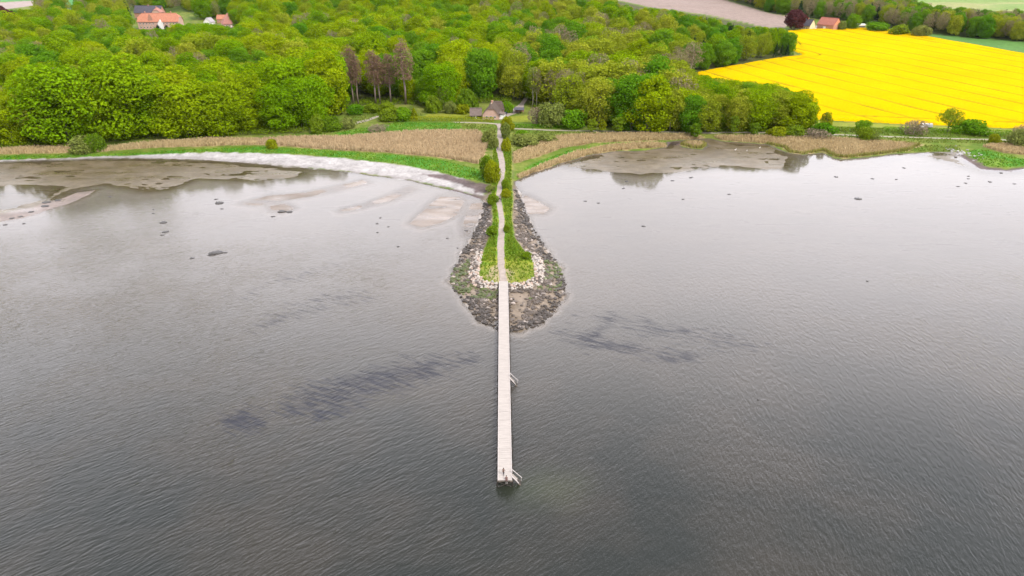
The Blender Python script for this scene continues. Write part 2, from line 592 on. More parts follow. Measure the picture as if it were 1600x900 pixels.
rows = np.concatenate([[15, 30, 45], rows_from(np.arange(1000, 524, -5.0)), rows_from(np.arange(523, 182, -0.85)), rows_from(np.arange(181, 40, -1.8))])
rows = rows[rows < 900]
rows = np.concatenate([rows, np.geomspace(rows[-1] * 1.01, 1700, 90), np.geomspace(1760, 12000, 30)])
GP, GF = fan(rows, np.linspace(-54, 54, 1150))
GH, Gd, Gg, Gm, Gb = height(GP, True)

nA, nB, nC = vnoise(GP, 14.0, 21), vnoise(GP, 3.0, 31), vnoise(GP, 40.0, 41)
col = np.empty((len(GP), 3))


def paint(mask, c, c2=None, n=None):
    global col
    c = np.array(c)[None]
    if c2 is not None:
        c = c + (np.array(c2)[None] - c) * n[:, None]
    mask = mask[:, None]
    col = col * (1 - mask) + c * mask


def zone(poly, soft=1.2, rough=2.0, margin=14.0):
    s = sdf(poly, GP, margin)
    return sstep(-soft, soft, s + (nB - 0.5) * rough * 2)


ones = np.ones(len(GP))
paint(ones, (0.17, 0.135, 0.095), (0.12, 0.10, 0.075), sstep(.3, .7, nA))                       # seabed
paint(sstep(-6, 4, Gm), (0.10, 0.074, 0.038), (0.14, 0.108, 0.068), sstep(.35, .7, nB * .5 + nA * .5))   # mud
paint(sstep(-5, 1, Gb), (0.155, 0.112, 0.078), (0.125, 0.09, 0.062), sstep(.3, .7, nA))
paint(sstep(-3, 2, sdf(SPIT, GP, 12.0)), (0.20, 0.145, 0.12), (0.12, 0.09, 0.075), nB)            # sand bars
land = sstep(-0.5, 0.8, Gd)
paint(land, (0.085, 0.14, 0.014), (0.17, 0.19, 0.04), sstep(.35, .72, nA * .6 + nB * .4))       # rough grass
paint(sstep(0.8, -0.6, np.abs(Gd) - 0.6), (0.09, 0.07, 0.055))                                  # muddy rim
paint(zone(FOREST, 3), (0.05, 0.055, 0.018), (0.08, 0.09, 0.02), nB)
paint(zone(PARK, 3), (0.05, 0.09, 0.018), (0.08, 0.11, 0.02), nB)
paint(zone(WOOD_R, 3), (0.05, 0.07, 0.018))
paint(zone(PLOUGH, 1.5, 1), (0.225, 0.17, 0.143), (0.25, 0.19, 0.165), nC)
far_y = GP[:, 1] > 560
paint(zone(MEADOW, 2, 1), (0.07, 0.17, 0.04), (0.10, 0.20, 0.045), nC)
paint(zone(FAR_PASTURE, 2, 1), (0.25, 0.26, 0.10), (0.16, 0.24, 0.06), sstep(.4, .6, vnoise(GP * np.array([.25, 1]), 30, 77)))
paint(zone(FAR_GREEN, 2, 1), (0.08, 0.24, 0.07))
paint(zone(FAR_PINK, 2, 1), (0.31, 0.25, 0.23))
for s in STRIP:
    paint(zone(s, 1.0, 2.0), (0.05, 0.17, 0.012), (0.13, 0.21, 0.025), sstep(.4, .7, nB * .5 + nA * .5))
for s in LAWN:
    paint(zone(s, 0.8, 0.6), (0.17, 0.21, 0.02), (0.23, 0.23, 0.03), nA)
bz = zone(BEACH, 0.9, 1.8)
paint(bz, (0.33, 0.312, 0.308), (0.385, 0.365, 0.36), sstep(.3, .65, nB))
paint(bz * sstep(4.5, 1.5, Gd) * .8, (0.27, 0.245, 0.24))
streak = sstep(.56, .68, vnoise(GP * np.array([.10, 1.0]), 3.2, 91))
paint(bz * streak * 0.2, (0.22, 0.20, 0.19))
for s in WRACK:
    paint(zone(s, 0.9, 2.2) * 0.95, (0.075, 0.055, 0.058), (0.14, 0.105, 0.10), nB)
for s in REED_P.values():
    paint(zone(s, 1.0, 1.4), (0.30, 0.215, 0.115), (0.40, 0.29, 0.17), nB)
# causeway and its tip
cz = sstep(-2, 2, np.maximum(sdf(CAUSE, GP, 40.0), Gg)) * (Gd > -0.5)
paint(cz * sstep(0.4, -0.8, Gg), (0.15, 0.115, 0.08), (0.215, 0.17, 0.13), sstep(.3, .7, nB))
kz = sstep(-0.6, 0.5, Gg + (nB - .5) * 1.6)
paint(kz, (0.105, 0.20, 0.014), (0.22, 0.235, 0.03), sstep(.35, .7, nA * .4 + nB * .6))
paint(kz * sstep(405, 425, project(np.c_[GP, GH])[1]) * 0.6, (0.18, 0.19, 0.04))
paint(zone(TIP_BARE, 0.6, 1.6, 5.0) * 0.75, (0.34, 0.27, 0.17))
wet = sstep(0.5, -0.3, Gd) * 0.8 + cz * sstep(0.0, -4.0, Gg) * 0.3


def ground_material():
    m, N, L = mat_new('ground')
    at = nd(N, 'Attribute', attribute_name='Col')
    wt = nd(N, 'Attribute', attribute_name='wet')
    ge = nd(N, 'NewGeometry')
    n1 = noise_n(N, L, ge.outputs['Position'], 0.9, 5, 0.65)
    n2 = noise_n(N, L, ge.outputs['Position'], 0.16, 4, 0.6)
    f = mrange(N, L, n1, 0.25, 0.75, 0.70, 1.30)
    c = mixc(N, L, at.outputs['Color'], f, 1.0, 'MULTIPLY')
    c = mixc(N, L, c, mrange(N, L, n2, 0.3, 0.7, 0.85, 1.15), 1.0, 'MULTIPLY')
    p = nd(N, 'BsdfPrincipled')
    L.new(c, p.inputs['Base Color'])
    smp = nd(N, 'Mapping')
    smp.inputs['Scale'].default_value = (0.35, 1, 1)
    L.new(ge.outputs['Position'], smp.inputs[0])
    sheen = mrange(N, L, noise_n(N, L, smp.outputs[0], 0.16, 4, 0.6), 0.36, 0.6, 0.08, 0.42)   # a broken film of water
    rg_n = nd(N, 'Mix', data_type='FLOAT')
    L.new(wt.outputs['Fac'], rg_n.inputs[0])
    rg_n.inputs[2].default_value = 0.9
    L.new(sheen, rg_n.inputs[3])
    L.new(rg_n.outputs[0], p.inputs['Roughness'])
    L.new(mrange(N, L, wt.outputs['Fac'], 0, 1, 0.1, 0.5), p.inputs['Specular IOR Level'])
    b = nd(N, 'Bump')
    b.inputs['Distance'].default_value = 0.12
    L.new(mrange(N, L, wt.outputs['Fac'], 0, 1, 0.8, 0.08), b.inputs['Strength'])
    L.new(n1, b.inputs['Height'])
    L.new(b.outputs[0], p.inputs['Normal'])
    o = nd(N, 'OutputMaterial')
    L.new(p.outputs[0], o.inputs[0])
    return m


g_me = fast_mesh('ground', np.c_[GP, GH], GF, ground_material(), {'Col': col, 'wet': wet}, True)
tag(link('ground', g_me), kind='structure')

# ------------------------------------------------------------------ the water
w_rows = np.concatenate([[10, 25, 40], rows_from(np.arange(1010, 300, -5.0)), rows_from(np.arange(299, 205, -1.6))])
WP, WF = fan(w_rows, np.linspace(-54, 54, 420))
WH, Wd, *_ = height(WP, True)
depth = np.maximum(0, -WH)
murk = 1 - np.exp(-depth / 0.5)
calm = sstep(150, 285, WP[:, 1] + (vnoise(WP, 45, 6) - .5) * 60)
# weed beds close under the surface
wpx, wpy = project(np.c_[WP, np.zeros(len(WP))])
WEED = [(flat_poly(p), k) for p, k in (
    ([(362, 656), (382, 649), (405, 656), (398, 663), (370, 662)], 1.25),
    ([(432, 640), (470, 605), (540, 590), (610, 570), (690, 552), (745, 560), (690, 585), (640, 605), (580, 625), (500, 655)], 0.8),
    ([(360, 462), (440, 430), (530, 408), (540, 415), (450, 445), (380, 468)], 0.5),
    ([(470, 470), (530, 450), (585, 448), (580, 470), (520, 485), (400, 520), (390, 500)], 0.55),
    ([(868, 516), (905, 515), (960, 528), (1030, 545), (1080, 555), (1075, 565), (1000, 556), (930, 545), (885, 528)], 0.8),
    ([(880, 488), (960, 485), (1030, 500), (1120, 515), (1210, 540), (1180, 555), (1080, 540), (1000, 525), (930, 505)], 0.6))]
weed = np.zeros(len(WP))
for pl, k in WEED:
    weed = np.maximum(weed, k * sstep(-9, 5, sdf(pl, WP, 14.0)))
green_glow = sdf(flat_poly([(800, 760), (850, 745), (900, 755), (880, 778), (820, 776)]), WP, 25.0)
glow = sstep(-7, 5, green_glow)


def water_material():
    m, N, L = mat_new('water')
    ge = nd(N, 'NewGeometry')
    pos = ge.outputs['Position']
    mk = nd(N, 'Attribute', attribute_name='murk').outputs['Fac']
    ca = nd(N, 'Attribute', attribute_name='calm').outputs['Fac']
    we = nd(N, 'Attribute', attribute_name='weed').outputs['Fac']
    gl = nd(N, 'Attribute', attribute_name='glow').outputs['Fac']

    def crest(heading, scale, along, detail=3):
        # long-crested ripples whose crests run along the heading (degrees from +Y towards +X)
        mp = nd(N, 'Mapping')
        mp.vector_type = 'TEXTURE'
        mp.inputs['Rotation'].default_value = (0, 0, math.radians(-heading))
        mp.inputs['Scale'].default_value = (1 / scale, along / scale, 1)
        L.new(pos, mp.inputs[0])
        n = nd(N, 'TexNoise')
        n.inputs['Scale'].default_value = 1.0
        n.inputs['Detail'].default_value = detail
        n.inputs['Roughness'].default_value = 0.5
        n.inputs['Distortion'].default_value = 0.25
        L.new(mp.outputs[0], n.inputs['Vector'])
        return n.outputs[0]

    sx = nd(N, 'SeparateXYZ')
    L.new(pos, sx.inputs[0])
    fx = mrange(N, L, sx.outputs[0], -25, 55, 0, 1)
    left = math_n(N, L, 'ADD', crest(47, 2.0, 5.0), math_n(N, L, 'MULTIPLY', crest(58, 1.0, 4.0), 0.8))
    right = math_n(N, L, 'ADD', crest(16, 2.3, 3.6), math_n(N, L, 'MULTIPLY', crest(2, 1.2, 3.0), 0.8))
    mx = nd(N, 'Mix', data_type='FLOAT')
    L.new(fx, mx.inputs[0]); L.new(left, mx.inputs[2]); L.new(right, mx.inputs[3])
    fine = noise_n(N, L, pos, 2.6, 2)
    big = noise_n(N, L, pos, 0.03, 3)
    h = math_n(N, L, 'ADD', mx.outputs[0], math_n(N, L, 'MULTIPLY', fine, 0.25))
    bp = nd(N, 'Bump')
    bp.inputs['Distance'].default_value = 0.24
    st = math_n(N, L, 'MULTIPLY', math_n(N, L, 'SUBTRACT', 1.0, ca), mrange(N, L, big, 0.3, 0.7, 0.45, 1.1))
    L.new(math_n(N, L, 'ADD', math_n(N, L, 'MULTIPLY', st, 0.9), 0.015), bp.inputs['Strength'])
    L.new(h, bp.inputs['Height'])
    # body colour: grey-green, browner in patches, weed beds violet-dark
    deep = mixc(N, L, (0.016, 0.019, 0.017), (0.028, 0.026, 0.021), mrange(N, L, big, 0.42, 0.62, 0, 1))
    deep = mixc(N, L, deep, (0.055, 0.075, 0.030), math_n(N, L, 'MULTIPLY', gl, 0.28))
    shal = mixc(N, L, (0.24, 0.212, 0.188), deep, mrange(N, L, mk, 0.5, 0.985, 0, 1))
    wmp = nd(N, 'Mapping')
    wmp.vector_type = 'TEXTURE'
    wmp.inputs['Rotation'].default_value = (0, 0, math.radians(-24))
    wmp.inputs['Scale'].default_value = (4.5, 0.85, 1)
    L.new(pos, wmp.inputs[0])
    wn1 = noise_n(N, L, wmp.outputs[0], 0.9, 4, 0.6)
    wn2 = noise_n(N, L, pos, 0.13, 4, 0.6)
    ws_ = math_n(N, L, 'ADD', math_n(N, L, 'MULTIPLY', wn1, 0.8), math_n(N, L, 'MULTIPLY', wn2, 0.35))
    wf = mrange(N, L, math_n(N, L, 'ADD', ws_, math_n(N, L, 'MULTIPLY', we, 0.40)), 0.76, 0.95, 0, 0.8)
    body = mixc(N, L, shal, (0.020, 0.022, 0.034), wf)
    df = nd(N, 'BsdfDiffuse')
    L.new(body, df.inputs[0])
    tr = nd(N, 'BsdfTransparent')
    tr.inputs[0].default_value = (0.95, 0.93, 0.88, 1)
    m1 = nd(N, 'MixShader')
    L.new(mk, m1.inputs[0])
    L.new(tr.outputs[0], m1.inputs[1]); L.new(df.outputs[0], m1.inputs[2])
    gs = nd(N, 'BsdfGlossy')
    gs.inputs['Roughness'].default_value = 0.06
    L.new(bp.outputs[0], gs.inputs['Normal'])
    fr = nd(N, 'Fresnel')
    fr.inputs[0].default_value = 1.34
    L.new(bp.outputs[0], fr.inputs['Normal'])
    fac = math_n(N, L, 'MULTIPLY', fr.outputs[0], math_n(N, L, 'SUBTRACT', 1.0, math_n(N, L, 'MULTIPLY', wf, 0.5)))
    m2 = nd(N, 'MixShader')
    L.new(fac, m2.inputs[0])
    L.new(m1.outputs[0], m2.inputs[1]); L.new(gs.outputs[0], m2.inputs[2])
    o = nd(N, 'OutputMaterial')
    L.new(m2.outputs[0], o.inputs[0])
    return m


w_me = fast_mesh('water', np.c_[WP, np.zeros(len(WP))], WF, water_material(), {'murk': murk, 'calm': calm, 'weed': weed, 'glow': glow}, True)
tag(link('water', w_me), kind='structure')

# ------------------------------------------------------------------ paths laid on the ground
M_path = simple('trodden_gravel', (0.30, 0.25, 0.22), 0.9, 0.22, 0.8)
M_track = simple('pale_track', (0.30, 0.265, 0.21), 0.9, 0.2, 0.5)


def ribbon(name, pts, width, mat, lift=0.07, step=1.2):
    a = np.array(pts, float)
    c = place(a[:, 0], a[:, 1])[:, :2]
    seg = np.r_[0, np.cumsum(np.hypot(*np.diff(c, axis=0).T))]
    s = np.arange(0, seg[-1], step)
    w = np.interp(s, np.linspace(0, seg[-1], len(np.atleast_1d(width))), np.atleast_1d(width))
    x, y = np.interp(s, seg, c[:, 0]), np.interp(s, seg, c[:, 1])
    k = np.ones(5) / 5
    if len(s) > 12:
        x[2:-2] = np.convolve(x, k, 'valid'); y[2:-2] = np.convolve(y, k, 'valid')
    t = np.stack([np.gradient(x), np.gradient(y)], 1)
    t /= np.linalg.norm(t, axis=1)[:, None] + 1e-9
    nrm = np.stack([-t[:, 1], t[:, 0]], 1)
    ctr = np.stack([x, y], 1)
    nz = (vnoise(ctr, 4.0, 51) - .5) * 0.5
    off = np.linspace(-1, 1, 5)
    V = []
    for j, o in enumerate(off):
        ww = w * 0.5 * (1 + (vnoise(ctr + j * 50.0, 3.0, 52) - .5) * (0.45 if abs(o) == 1 else 0))
        q = ctr + nrm * (o * ww + nz)[:, None]
        V.append(np.c_[q, height(q) + lift + 0.03 * (1 - o * o)])
    V = np.stack(V, 1)
    n = len(s)
    i = (np.arange(n - 1)[:, None] * 5 + np.arange(4)[None]).ravel()
    F = np.stack([i, i + 1, i + 6, i + 5], 1)
    return tag(link(name, fast_mesh(name, V.reshape(-1, 3), F, mat, None, True)), kind='structure')


ribbon('causeway_path', [(786, 442), (784, 425), (782, 400), (783, 370), (784, 345), (781, 322), (779, 308), (781, 292), (785, 270), (784, 250), (780, 235), (781, 215), (782, 200), (778, 193)],
       [2.0, 2.3, 1.9, 2.0, 2.6, 3.0, 3.0, 3.2], M_path, 0.09)
ribbon('cottage_path', [(708, 191.5), (735, 191.8), (760, 192.3), (778, 194)], 2.0, M_track)
ribbon('shore_path', [(802, 201), (850, 203.2), (900, 204.4), (960, 205.5), (1050, 206.5), (1150, 207), (1250, 208.5), (1300, 210.5), (1360, 212.5), (1450, 215.5), (1580, 219), (1750, 223)], 2.4, M_track)
ribbon('forest_path', [(552, 193), (565, 190.5), (580, 186), (592, 181)], [5, 3.5, 2.5], M_track)
ribbon('driveway', [(785, 182), (797, 178), (808, 173), (815, 163), (823, 152)], [5.5, 6.0, 3.0, 2.6], M_path)
ribbon('cottage_yard', [(776, 187), (786, 182), (800, 177.5)], [4.5, 6.0, 4.0], M_path, 0.1)

# ------------------------------------------------------------------ rapeseed field: a raised sheet of bloom with tramline gaps
def field_material():
    m, N, L = mat_new('rapeseed_bloom')
    ge = nd(N, 'NewGeometry')
    tr = nd(N, 'Attribute', attribute_name='tram').outputs['Fac']
    n1 = noise_n(N, L, ge.outputs['Position'], 0.7, 4, 0.7)
    n2 = noise_n(N, L, ge.outputs['Position'], 0.02, 4, 0.6)
    c = mixc(N, L, (0.57, 0.355, 0.0008), (0.61, 0.395, 0.001), mrange(N, L, n2, 0.35, 0.65, 0, 1))
    c = mixc(N, L, c, mrange(N, L, n1, 0.25, 0.75, 0.86, 1.10), 1.0, 'MULTIPLY')
    c = mixc(N, L, c, (0.13, 0.13, 0.012), tr)
    d = nd(N, 'BsdfDiffuse')
    L.new(c, d.inputs[0])
    b = nd(N, 'Bump')
    b.inputs['Distance'].default_value = 0.3
    b.inputs['Strength'].default_value = 0.6
    L.new(n1, b.inputs['Height'])
    L.new(b.outputs[0], d.inputs['Normal'])
    o = nd(N, 'OutputMaterial')
    L.new(d.outputs[0], o.inputs[0])
    return m


def sheet_points(poly, step):
    lo, hi = poly.min(0) - 1, poly.max(0) + 1
    xs, ys = np.arange(lo[0], hi[0], step), np.arange(lo[1], hi[1], step)
    X, Y = np.meshgrid(xs, ys, indexing='xy')
    P = np.stack([X, Y], -1).reshape(-1, 2)
    s = sdf(poly, P, 20.0)
    nx, ny = len(xs), len(ys)
    i = (np.arange(ny - 1)[:, None] * nx + np.arange(nx - 1)[None]).ravel()
    F = np.stack([i, i + 1, i + nx + 1, i + nx], 1)
    F = F[(s[F] > 0).any(1)]
    used = np.unique(F)
    mp = np.full(len(P), -1)
    mp[used] = np.arange(len(used))
    return P[used], mp[F], s[used]


RP, RF, Rs = sheet_points(RAPE, 1.3)
_rows_dir = gpoly([(1240, 76), (1590, 150)])
_dv = _rows_dir[1] - _rows_dir[0]
_dv /= np.linalg.norm(_dv)
_nv = np.array([-_dv[1], _dv[0]])
cross = (RP - _rows_dir[0]) @ _nv + (vnoise(RP, 60, 61) - .5) * 2.5
k = np.abs((cross / 24.0 + 0.5) % 1.0 - 0.5) * 24.0
patchy = vnoise(RP, 25, 62)
tram = sstep(1.8, 0.6, k) * (0.42 + 0.45 * sstep(.40, .7, patchy))
head = np.abs(Rs - 11.5 - (vnoise(RP, 45, 63) - .5) * 2)
tram = np.maximum(tram, sstep(1.7, 0.4, head) * (0.15 + 0.8 * sstep(.42, .62, vnoise(RP, 18, 64))))
gaps = sstep(.80, .86, vnoise(RP, 7, 66)) * sstep(22, 8, Rs)
tram = np.maximum(tram, gaps * 0.6)
lift = 1.15 * sstep(-0.5, 0.8, Rs) * (1 - 0.5 * tram)
Rz = height(RP)
fld = link('rapeseed_field', fast_mesh('rapeseed_field', np.c_[RP, Rz + lift - 0.3 * (Rs < -0.3)], RF, field_material(), {'tram': tram}, True))
tag(fld, 'bright yellow rapeseed field in bloom with thin dark tramlines', 'crop field', kind='stuff')

# ------------------------------------------------------------------ blades: reeds, grass, weeds as stuff
def scatter(poly, dens, edge=0.0):
    lo, hi = poly.min(0), poly.max(0)
    n = int((hi[0] - lo[0]) * (hi[1] - lo[1]) * dens)
    P = lo + RNG.random((n, 2)) * (hi - lo)
    return P[sdf(poly, P, 5.0) > edge]


def blades(P, h, w, lean, c1, c2, nscale=5.0, seed=0):
    """upright blade tufts as leaning quads -> V, F, Col"""
    n = len(P)
    z = height(P) - 0.08
    a = RNG.random(n) * np.pi
    hh = h * (0.65 + 0.6 * RNG.random(n)) * (0.75 + 0.5 * vnoise(P, nscale * 2, seed + 5))
    ww = w * (0.6 + 0.8 * RNG.random(n))
    t = np.stack([np.cos(a), np.sin(a)], 1)
    ln = RNG.normal(0, lean, (n, 2)) * hh[:, None]
    V = np.empty((n, 4, 3))
    V[:, 0, :2] = P - t * ww[:, None] * .5
    V[:, 1, :2] = P + t * ww[:, None] * .5
    V[:, 2, :2] = P + t * ww[:, None] * .36 + ln
    V[:, 3, :2] = P - t * ww[:, None] * .36 + ln
    V[:, :2, 2] = z[:, None]
    V[:, 2:, 2] = (z + hh)[:, None]
    V[:, 2, 2] -= 0.25 * hh * RNG.random(n)
    f = np.clip(0.7 * vnoise(P, nscale, seed) + 0.35 * RNG.random(n) - 0.03, 0, 1)[:, None]
    c = (np.array(c1)[None] * (1 - f) + np.array(c2)[None] * f) * (0.85 + 0.3 * RNG.random((n, 1)))
    F = np.arange(n * 4).reshape(n, 4)
    return V.reshape(-1, 3), F, np.repeat(c, 4, 0)


M_blade = vcol('dry_and_green_blades', var=0.12, scale=2.0, trans=0.25)
TAN1, TAN2 = (0.45, 0.345, 0.185), (0.58, 0.455, 0.26)
for i, (lab, poly) in enumerate(REED_P.items()):
    h, dn = (1.7, 6.0) if i == 0 else (1.45, 8.0)
    Pn = scatter(poly, dn)
    V, F, C = blades(Pn, h, 0.34, 0.16, TAN1 if i else (0.45, 0.335, 0.20), TAN2 if i else (0.55, 0.425, 0.265), 5.0, i * 7)
    if i in (4, 5):                                     # green shoots at the foot on the water side
        sh = np.repeat(sstep(2.6, 0.2, sdf(poly, Pn, 5.0)) * (Pn[:, 1] < np.median(Pn[:, 1]) + 6) * 0.8, 4)
        C = C * (1 - sh[:, None]) + np.array([[0.22, 0.24, 0.03]]) * sh[:, None]
    o = link('reed_bed', fast_mesh('reed_bed', V, F, M_blade, {'Col': C}))
    tag(o, lab, 'reeds', kind='stuff')


def turf(name, lab, polys, dens, h, w, c1, c2, seed):
    Pn = np.vstack([scatter(p, dens) for p in polys])
    V, F, C = blades(Pn, h, w, 0.35, c1, c2, 4.0, seed)
    o = link(name, fast_mesh(name, V, F, M_blade, {'Col': C}))
    tag(o, lab, 'grass', kind='stuff')
    return Pn


PATHLINE = gpoly([(786, 442), (784, 425), (782, 400), (783, 370), (784, 345), (781, 322), (779, 308), (781, 292), (785, 270), (784, 250), (780, 235), (781, 215), (782, 200)])


def path_dist(P):
    best = np.full(len(P), 1e9)
    for a, b in zip(PATHLINE[:-1], PATHLINE[1:]):
        e = b - a
        t = np.clip(((P - a) @ e) / (e @ e), 0, 1)
        best = np.minimum(best, np.hypot(*(P - a - t[:, None] * e).T))
    return best


Pk = scatter(KNOLL, 7.0, 0.1)
Pk = Pk[path_dist(Pk) > 1.5]
tipf = project(np.c_[Pk, np.full(len(Pk), 1.7)])
keep = (tipf[1] < 408) | (RNG.random(len(Pk)) < 0.30)
Pk = Pk[keep]
V, F, C = blades(Pk, 0.6, 0.4, 0.35, (0.085, 0.19, 0.012), (0.215, 0.265, 0.03), 3.5, 3)
tag(link('grass', fast_mesh('grass', V, F, M_blade, {'Col': C})), 'tall green and yellow grass on the causeway bank', 'grass', kind='stuff')
turf('grass', 'vivid green grass strips between the reeds and the shore', STRIP, 1.4, 0.55, 0.5, (0.06, 0.20, 0.012), (0.20, 0.27, 0.03), 9)
ROUGH = [gpoly(p) for p in ([(720, 193), (776, 195), (774, 208), (720, 205)], [(800, 204), (930, 207), (930, 209), (868, 213), (802, 240)],
                            [(1262, 210), (1440, 216), (1600, 221), (1600, 226), (1440, 223), (1262, 213)], [(1420, 226), (1500, 227), (1505, 236), (1450, 237), (1400, 239)],
                            [(1262, 197), (1420, 202), (1600, 208), (1600, 217), (1420, 213), (1262, 206)],
                            [(560, 170), (640, 168), (660, 180), (640, 190), (590, 182), (540, 205), (500, 210)])]
turf('grass', 'rough olive grass beside the shore paths', ROUGH, 1.0, 0.7, 0.6, (0.09, 0.16, 0.012), (0.26, 0.28, 0.07), 17)

# ------------------------------------------------------------------ stones
ICO_V, ICO_F = None, None


def ico():
    global ICO_V, ICO_F
    bm = bmesh.new()
    bmesh.ops.create_icosphere(bm, subdivisions=1, radius=1.0)
    ICO_V = np.array([v.co[:] for v in bm.verts])
    ICO_F = np.array([[v.index for v in f.verts] for f in bm.faces])
    bm.free()


ico()


def rubble(P, r0, r1, colours, seed):
    rg = np.random.default_rng(seed)
    n = len(P)
    z = height(P)
    r = r0 + (r1 - r0) * rg.random(n) ** 2
    V = ICO_V[None] * (0.72 + 0.5 * rg.random((n, 12, 1)))
    V = V * (r[:, None, None] * np.stack([0.8 + .5 * rg.random(n), 0.8 + .5 * rg.random(n), 0.5 + .35 * rg.random(n)], 1)[:, None, :])
    a = rg.random(n) * 6.28
    ca, sa = np.cos(a)[:, None], np.sin(a)[:, None]
    V = np.stack([V[..., 0] * ca - V[..., 1] * sa, V[..., 0] * sa + V[..., 1] * ca, V[..., 2]], -1)
    V += np.concatenate([P, z[:, None] + (r * 0.15)[:, None]], 1)[:, None, :]
    F = (ICO_F[None] + np.arange(n)[:, None, None] * 12).reshape(-1, 3)
    c = colours * (0.7 + 0.6 * rg.random((n, 1)))
    return V.reshape(-1, 3), F, np.repeat(c, 12, 0)


M_rub = vcol('wet_shore_stones', rough=0.55, var=0.3, scale=3.0, spec=0.4)
zoneP = flat_poly([(757, 318), (748, 350), (736, 375), (712, 408), (703, 440), (711, 458), (733, 480), (750, 502), (775, 514), (800, 518), (838, 511), (862, 492), (884, 467), (882, 440), (870, 410), (849, 380),
                   (830, 350), (818, 320), (806, 296), (800, 296), (800, 340), (770, 340), (765, 318)])
Ps = scatter(zoneP, 5.2)
gk = sdf(KNOLL, Ps, 40.0)
px_, py_ = project(np.c_[Ps, np.zeros(len(Ps))])
dcoast = sdf(COAST, Ps, 40.0)
mudflat = (sdf(flat_poly([(796, 458), (832, 456), (830, 480), (818, 502), (796, 507)]), Ps, 6) > 0) | (sdf(flat_poly([(850, 392), (866, 412), (875, 440), (872, 465), (850, 480), (858, 440), (852, 410)]), Ps, 6) > 0)
p_keep = np.where(mudflat, 0.10, 0.22 + 0.63 * (vnoise(Ps, 4.0, 72) > .47)) * np.where(dcoast < -1.0, 0.35, 1.0) * np.where((px_ > 830) & (py_ < 400) & (gk < -7), .6, 1)
ok = (gk < -0.9) & (RNG.random(len(Ps)) < p_keep) & ((Ps[:, 1] < 360) | (gk < -1.5))
Ps, gk, px_, py_, dcoast = Ps[ok], gk[ok], px_[ok], py_[ok], dcoast[ok]
cc = np.tile(np.array([[0.088, 0.068, 0.053]]), (len(Ps), 1))
pale = RNG.random(len(Ps)) < 0.09
cc[pale] = (0.30, 0.25, 0.22)
algae = (gk < -3.2) & (gk > -9) & (py_ > 408) & (vnoise(Ps, 4, 71) > 0.44)
cc[algae & (RNG.random(len(Ps)) < .75)] = (0.07, 0.088, 0.022)
darkr = dcoast < 2.8
cc[darkr & ~algae] *= 0.5
V, F, C = rubble(Ps, 0.22, 0.75, cc, 5)
tag(link('rubble', fast_mesh('rubble', V, F, M_rub, {'Col': C})), 'dark weedy rubble banked around the causeway and its tip', 'rubble', kind='stuff')


def stone_mesh(seed, mat):
    rg = np.random.default_rng(seed)
    bm = bmesh.new()
    bmesh.ops.create_icosphere(bm, subdivisions=2, radius=1.0)
    fr = rg.normal(0, 1, (6, 3))
    for v in bm.verts:
        d = sum(0.09 * math.sin(2.2 * (v.co @ Vector(f)) + i) for i, f in enumerate(fr))
        v.co *= 1.0 + d + rg.normal(0, 0.03)
        v.co.z *= 0.72
    me = bpy.data.meshes.new('stone')
    bm.to_mesh(me)
    bm.free()
    me.materials.append(mat)
    return me


M_pale = simple('pale_armour_stone', (0.42, 0.375, 0.335), 0.85, 0.35, 0.9, 0.4)
M_pink = simple('pinkish_armour_stone', (0.42, 0.315, 0.26), 0.85, 0.3, 0.9, 0.4)
M_grey = simple('grey_armour_stone', (0.30, 0.275, 0.26), 0.85, 0.3, 0.9, 0.4)
M_bould = simple('wet_dark_boulder', (0.055, 0.05, 0.048), 0.5, 0.35, 0.8, 0.4)
ST = [(stone_mesh(s, m), nm) for s, m, nm in ((1, M_pale, 'pale'), (2, M_pale, 'pale'), (3, M_pink, 'pinkish'), (4, M_pink, 'pinkish'), (5, M_grey, 'grey'), (6, M_pale, 'pale'))]
ring = scatter(flat_poly([(725, 380), (845, 380), (870, 470), (715, 470)], 1.0), 6.0)
rg_ = sdf(KNOLL, ring, 20.0)
rpx, rpy = project(np.c_[ring, np.full(len(ring), 1.0)])
pierx = np.abs(rpx - 786.5) < 8
ring = ring[(rg_ < -0.15) & (rg_ > -3.3) & (rpy > 398 + 6 * np.sin(rpx)) & ~(pierx & (rpy > 437))]
sel = []
for p in ring:                                     # keep stones apart
    if all((p[0] - q[0]) ** 2 + (p[1] - q[1]) ** 2 > 0.56 ** 2 for q in sel):
        sel.append(p)
RNG.shuffle(sel)
sel, more = sel[:300], sel[300:]
if len(more):
    V, F, C = rubble(np.array(more), .28, .5, np.array([[.34, .30, .265], [.33, .25, .21]])[RNG.integers(0, 2, len(more))], 19)
    tag(link('rubble', fast_mesh('rubble', V, F, M_rub, {'Col': C})), 'pale stones filling the gaps of the ring around the grass tip', 'rubble', kind='stuff')
sz_ = height(np.array(sel))
for p, z in zip(sel, sz_):
    me, nm = ST[random.choices(range(6), [5, 5, 3, 3, 2, 5])[0]]
    o = link('armour_stone', me)
    s = random.uniform(0.28, 0.58)
    o.scale = (s * random.uniform(.85, 1.25), s * random.uniform(.85, 1.25), s)
    o.rotation_euler = (random.uniform(-.4, .4), random.uniform(-.4, .4), random.uniform(0, 6.28))
    o.location = (p[0], p[1], z + s * 0.3)
    x_, y_ = project(np.array([p[0], p[1], z]))
    side = 'left of the pier' if x_ < 784 else 'right of the pier'
    where = 'beside the grass tip' if y_ < 432 else 'below the grass tip'
    tag(o, f'{nm} armour stone in the ring {where}, {side}', 'stone', 'pale armour stones ringing the causeway tip')

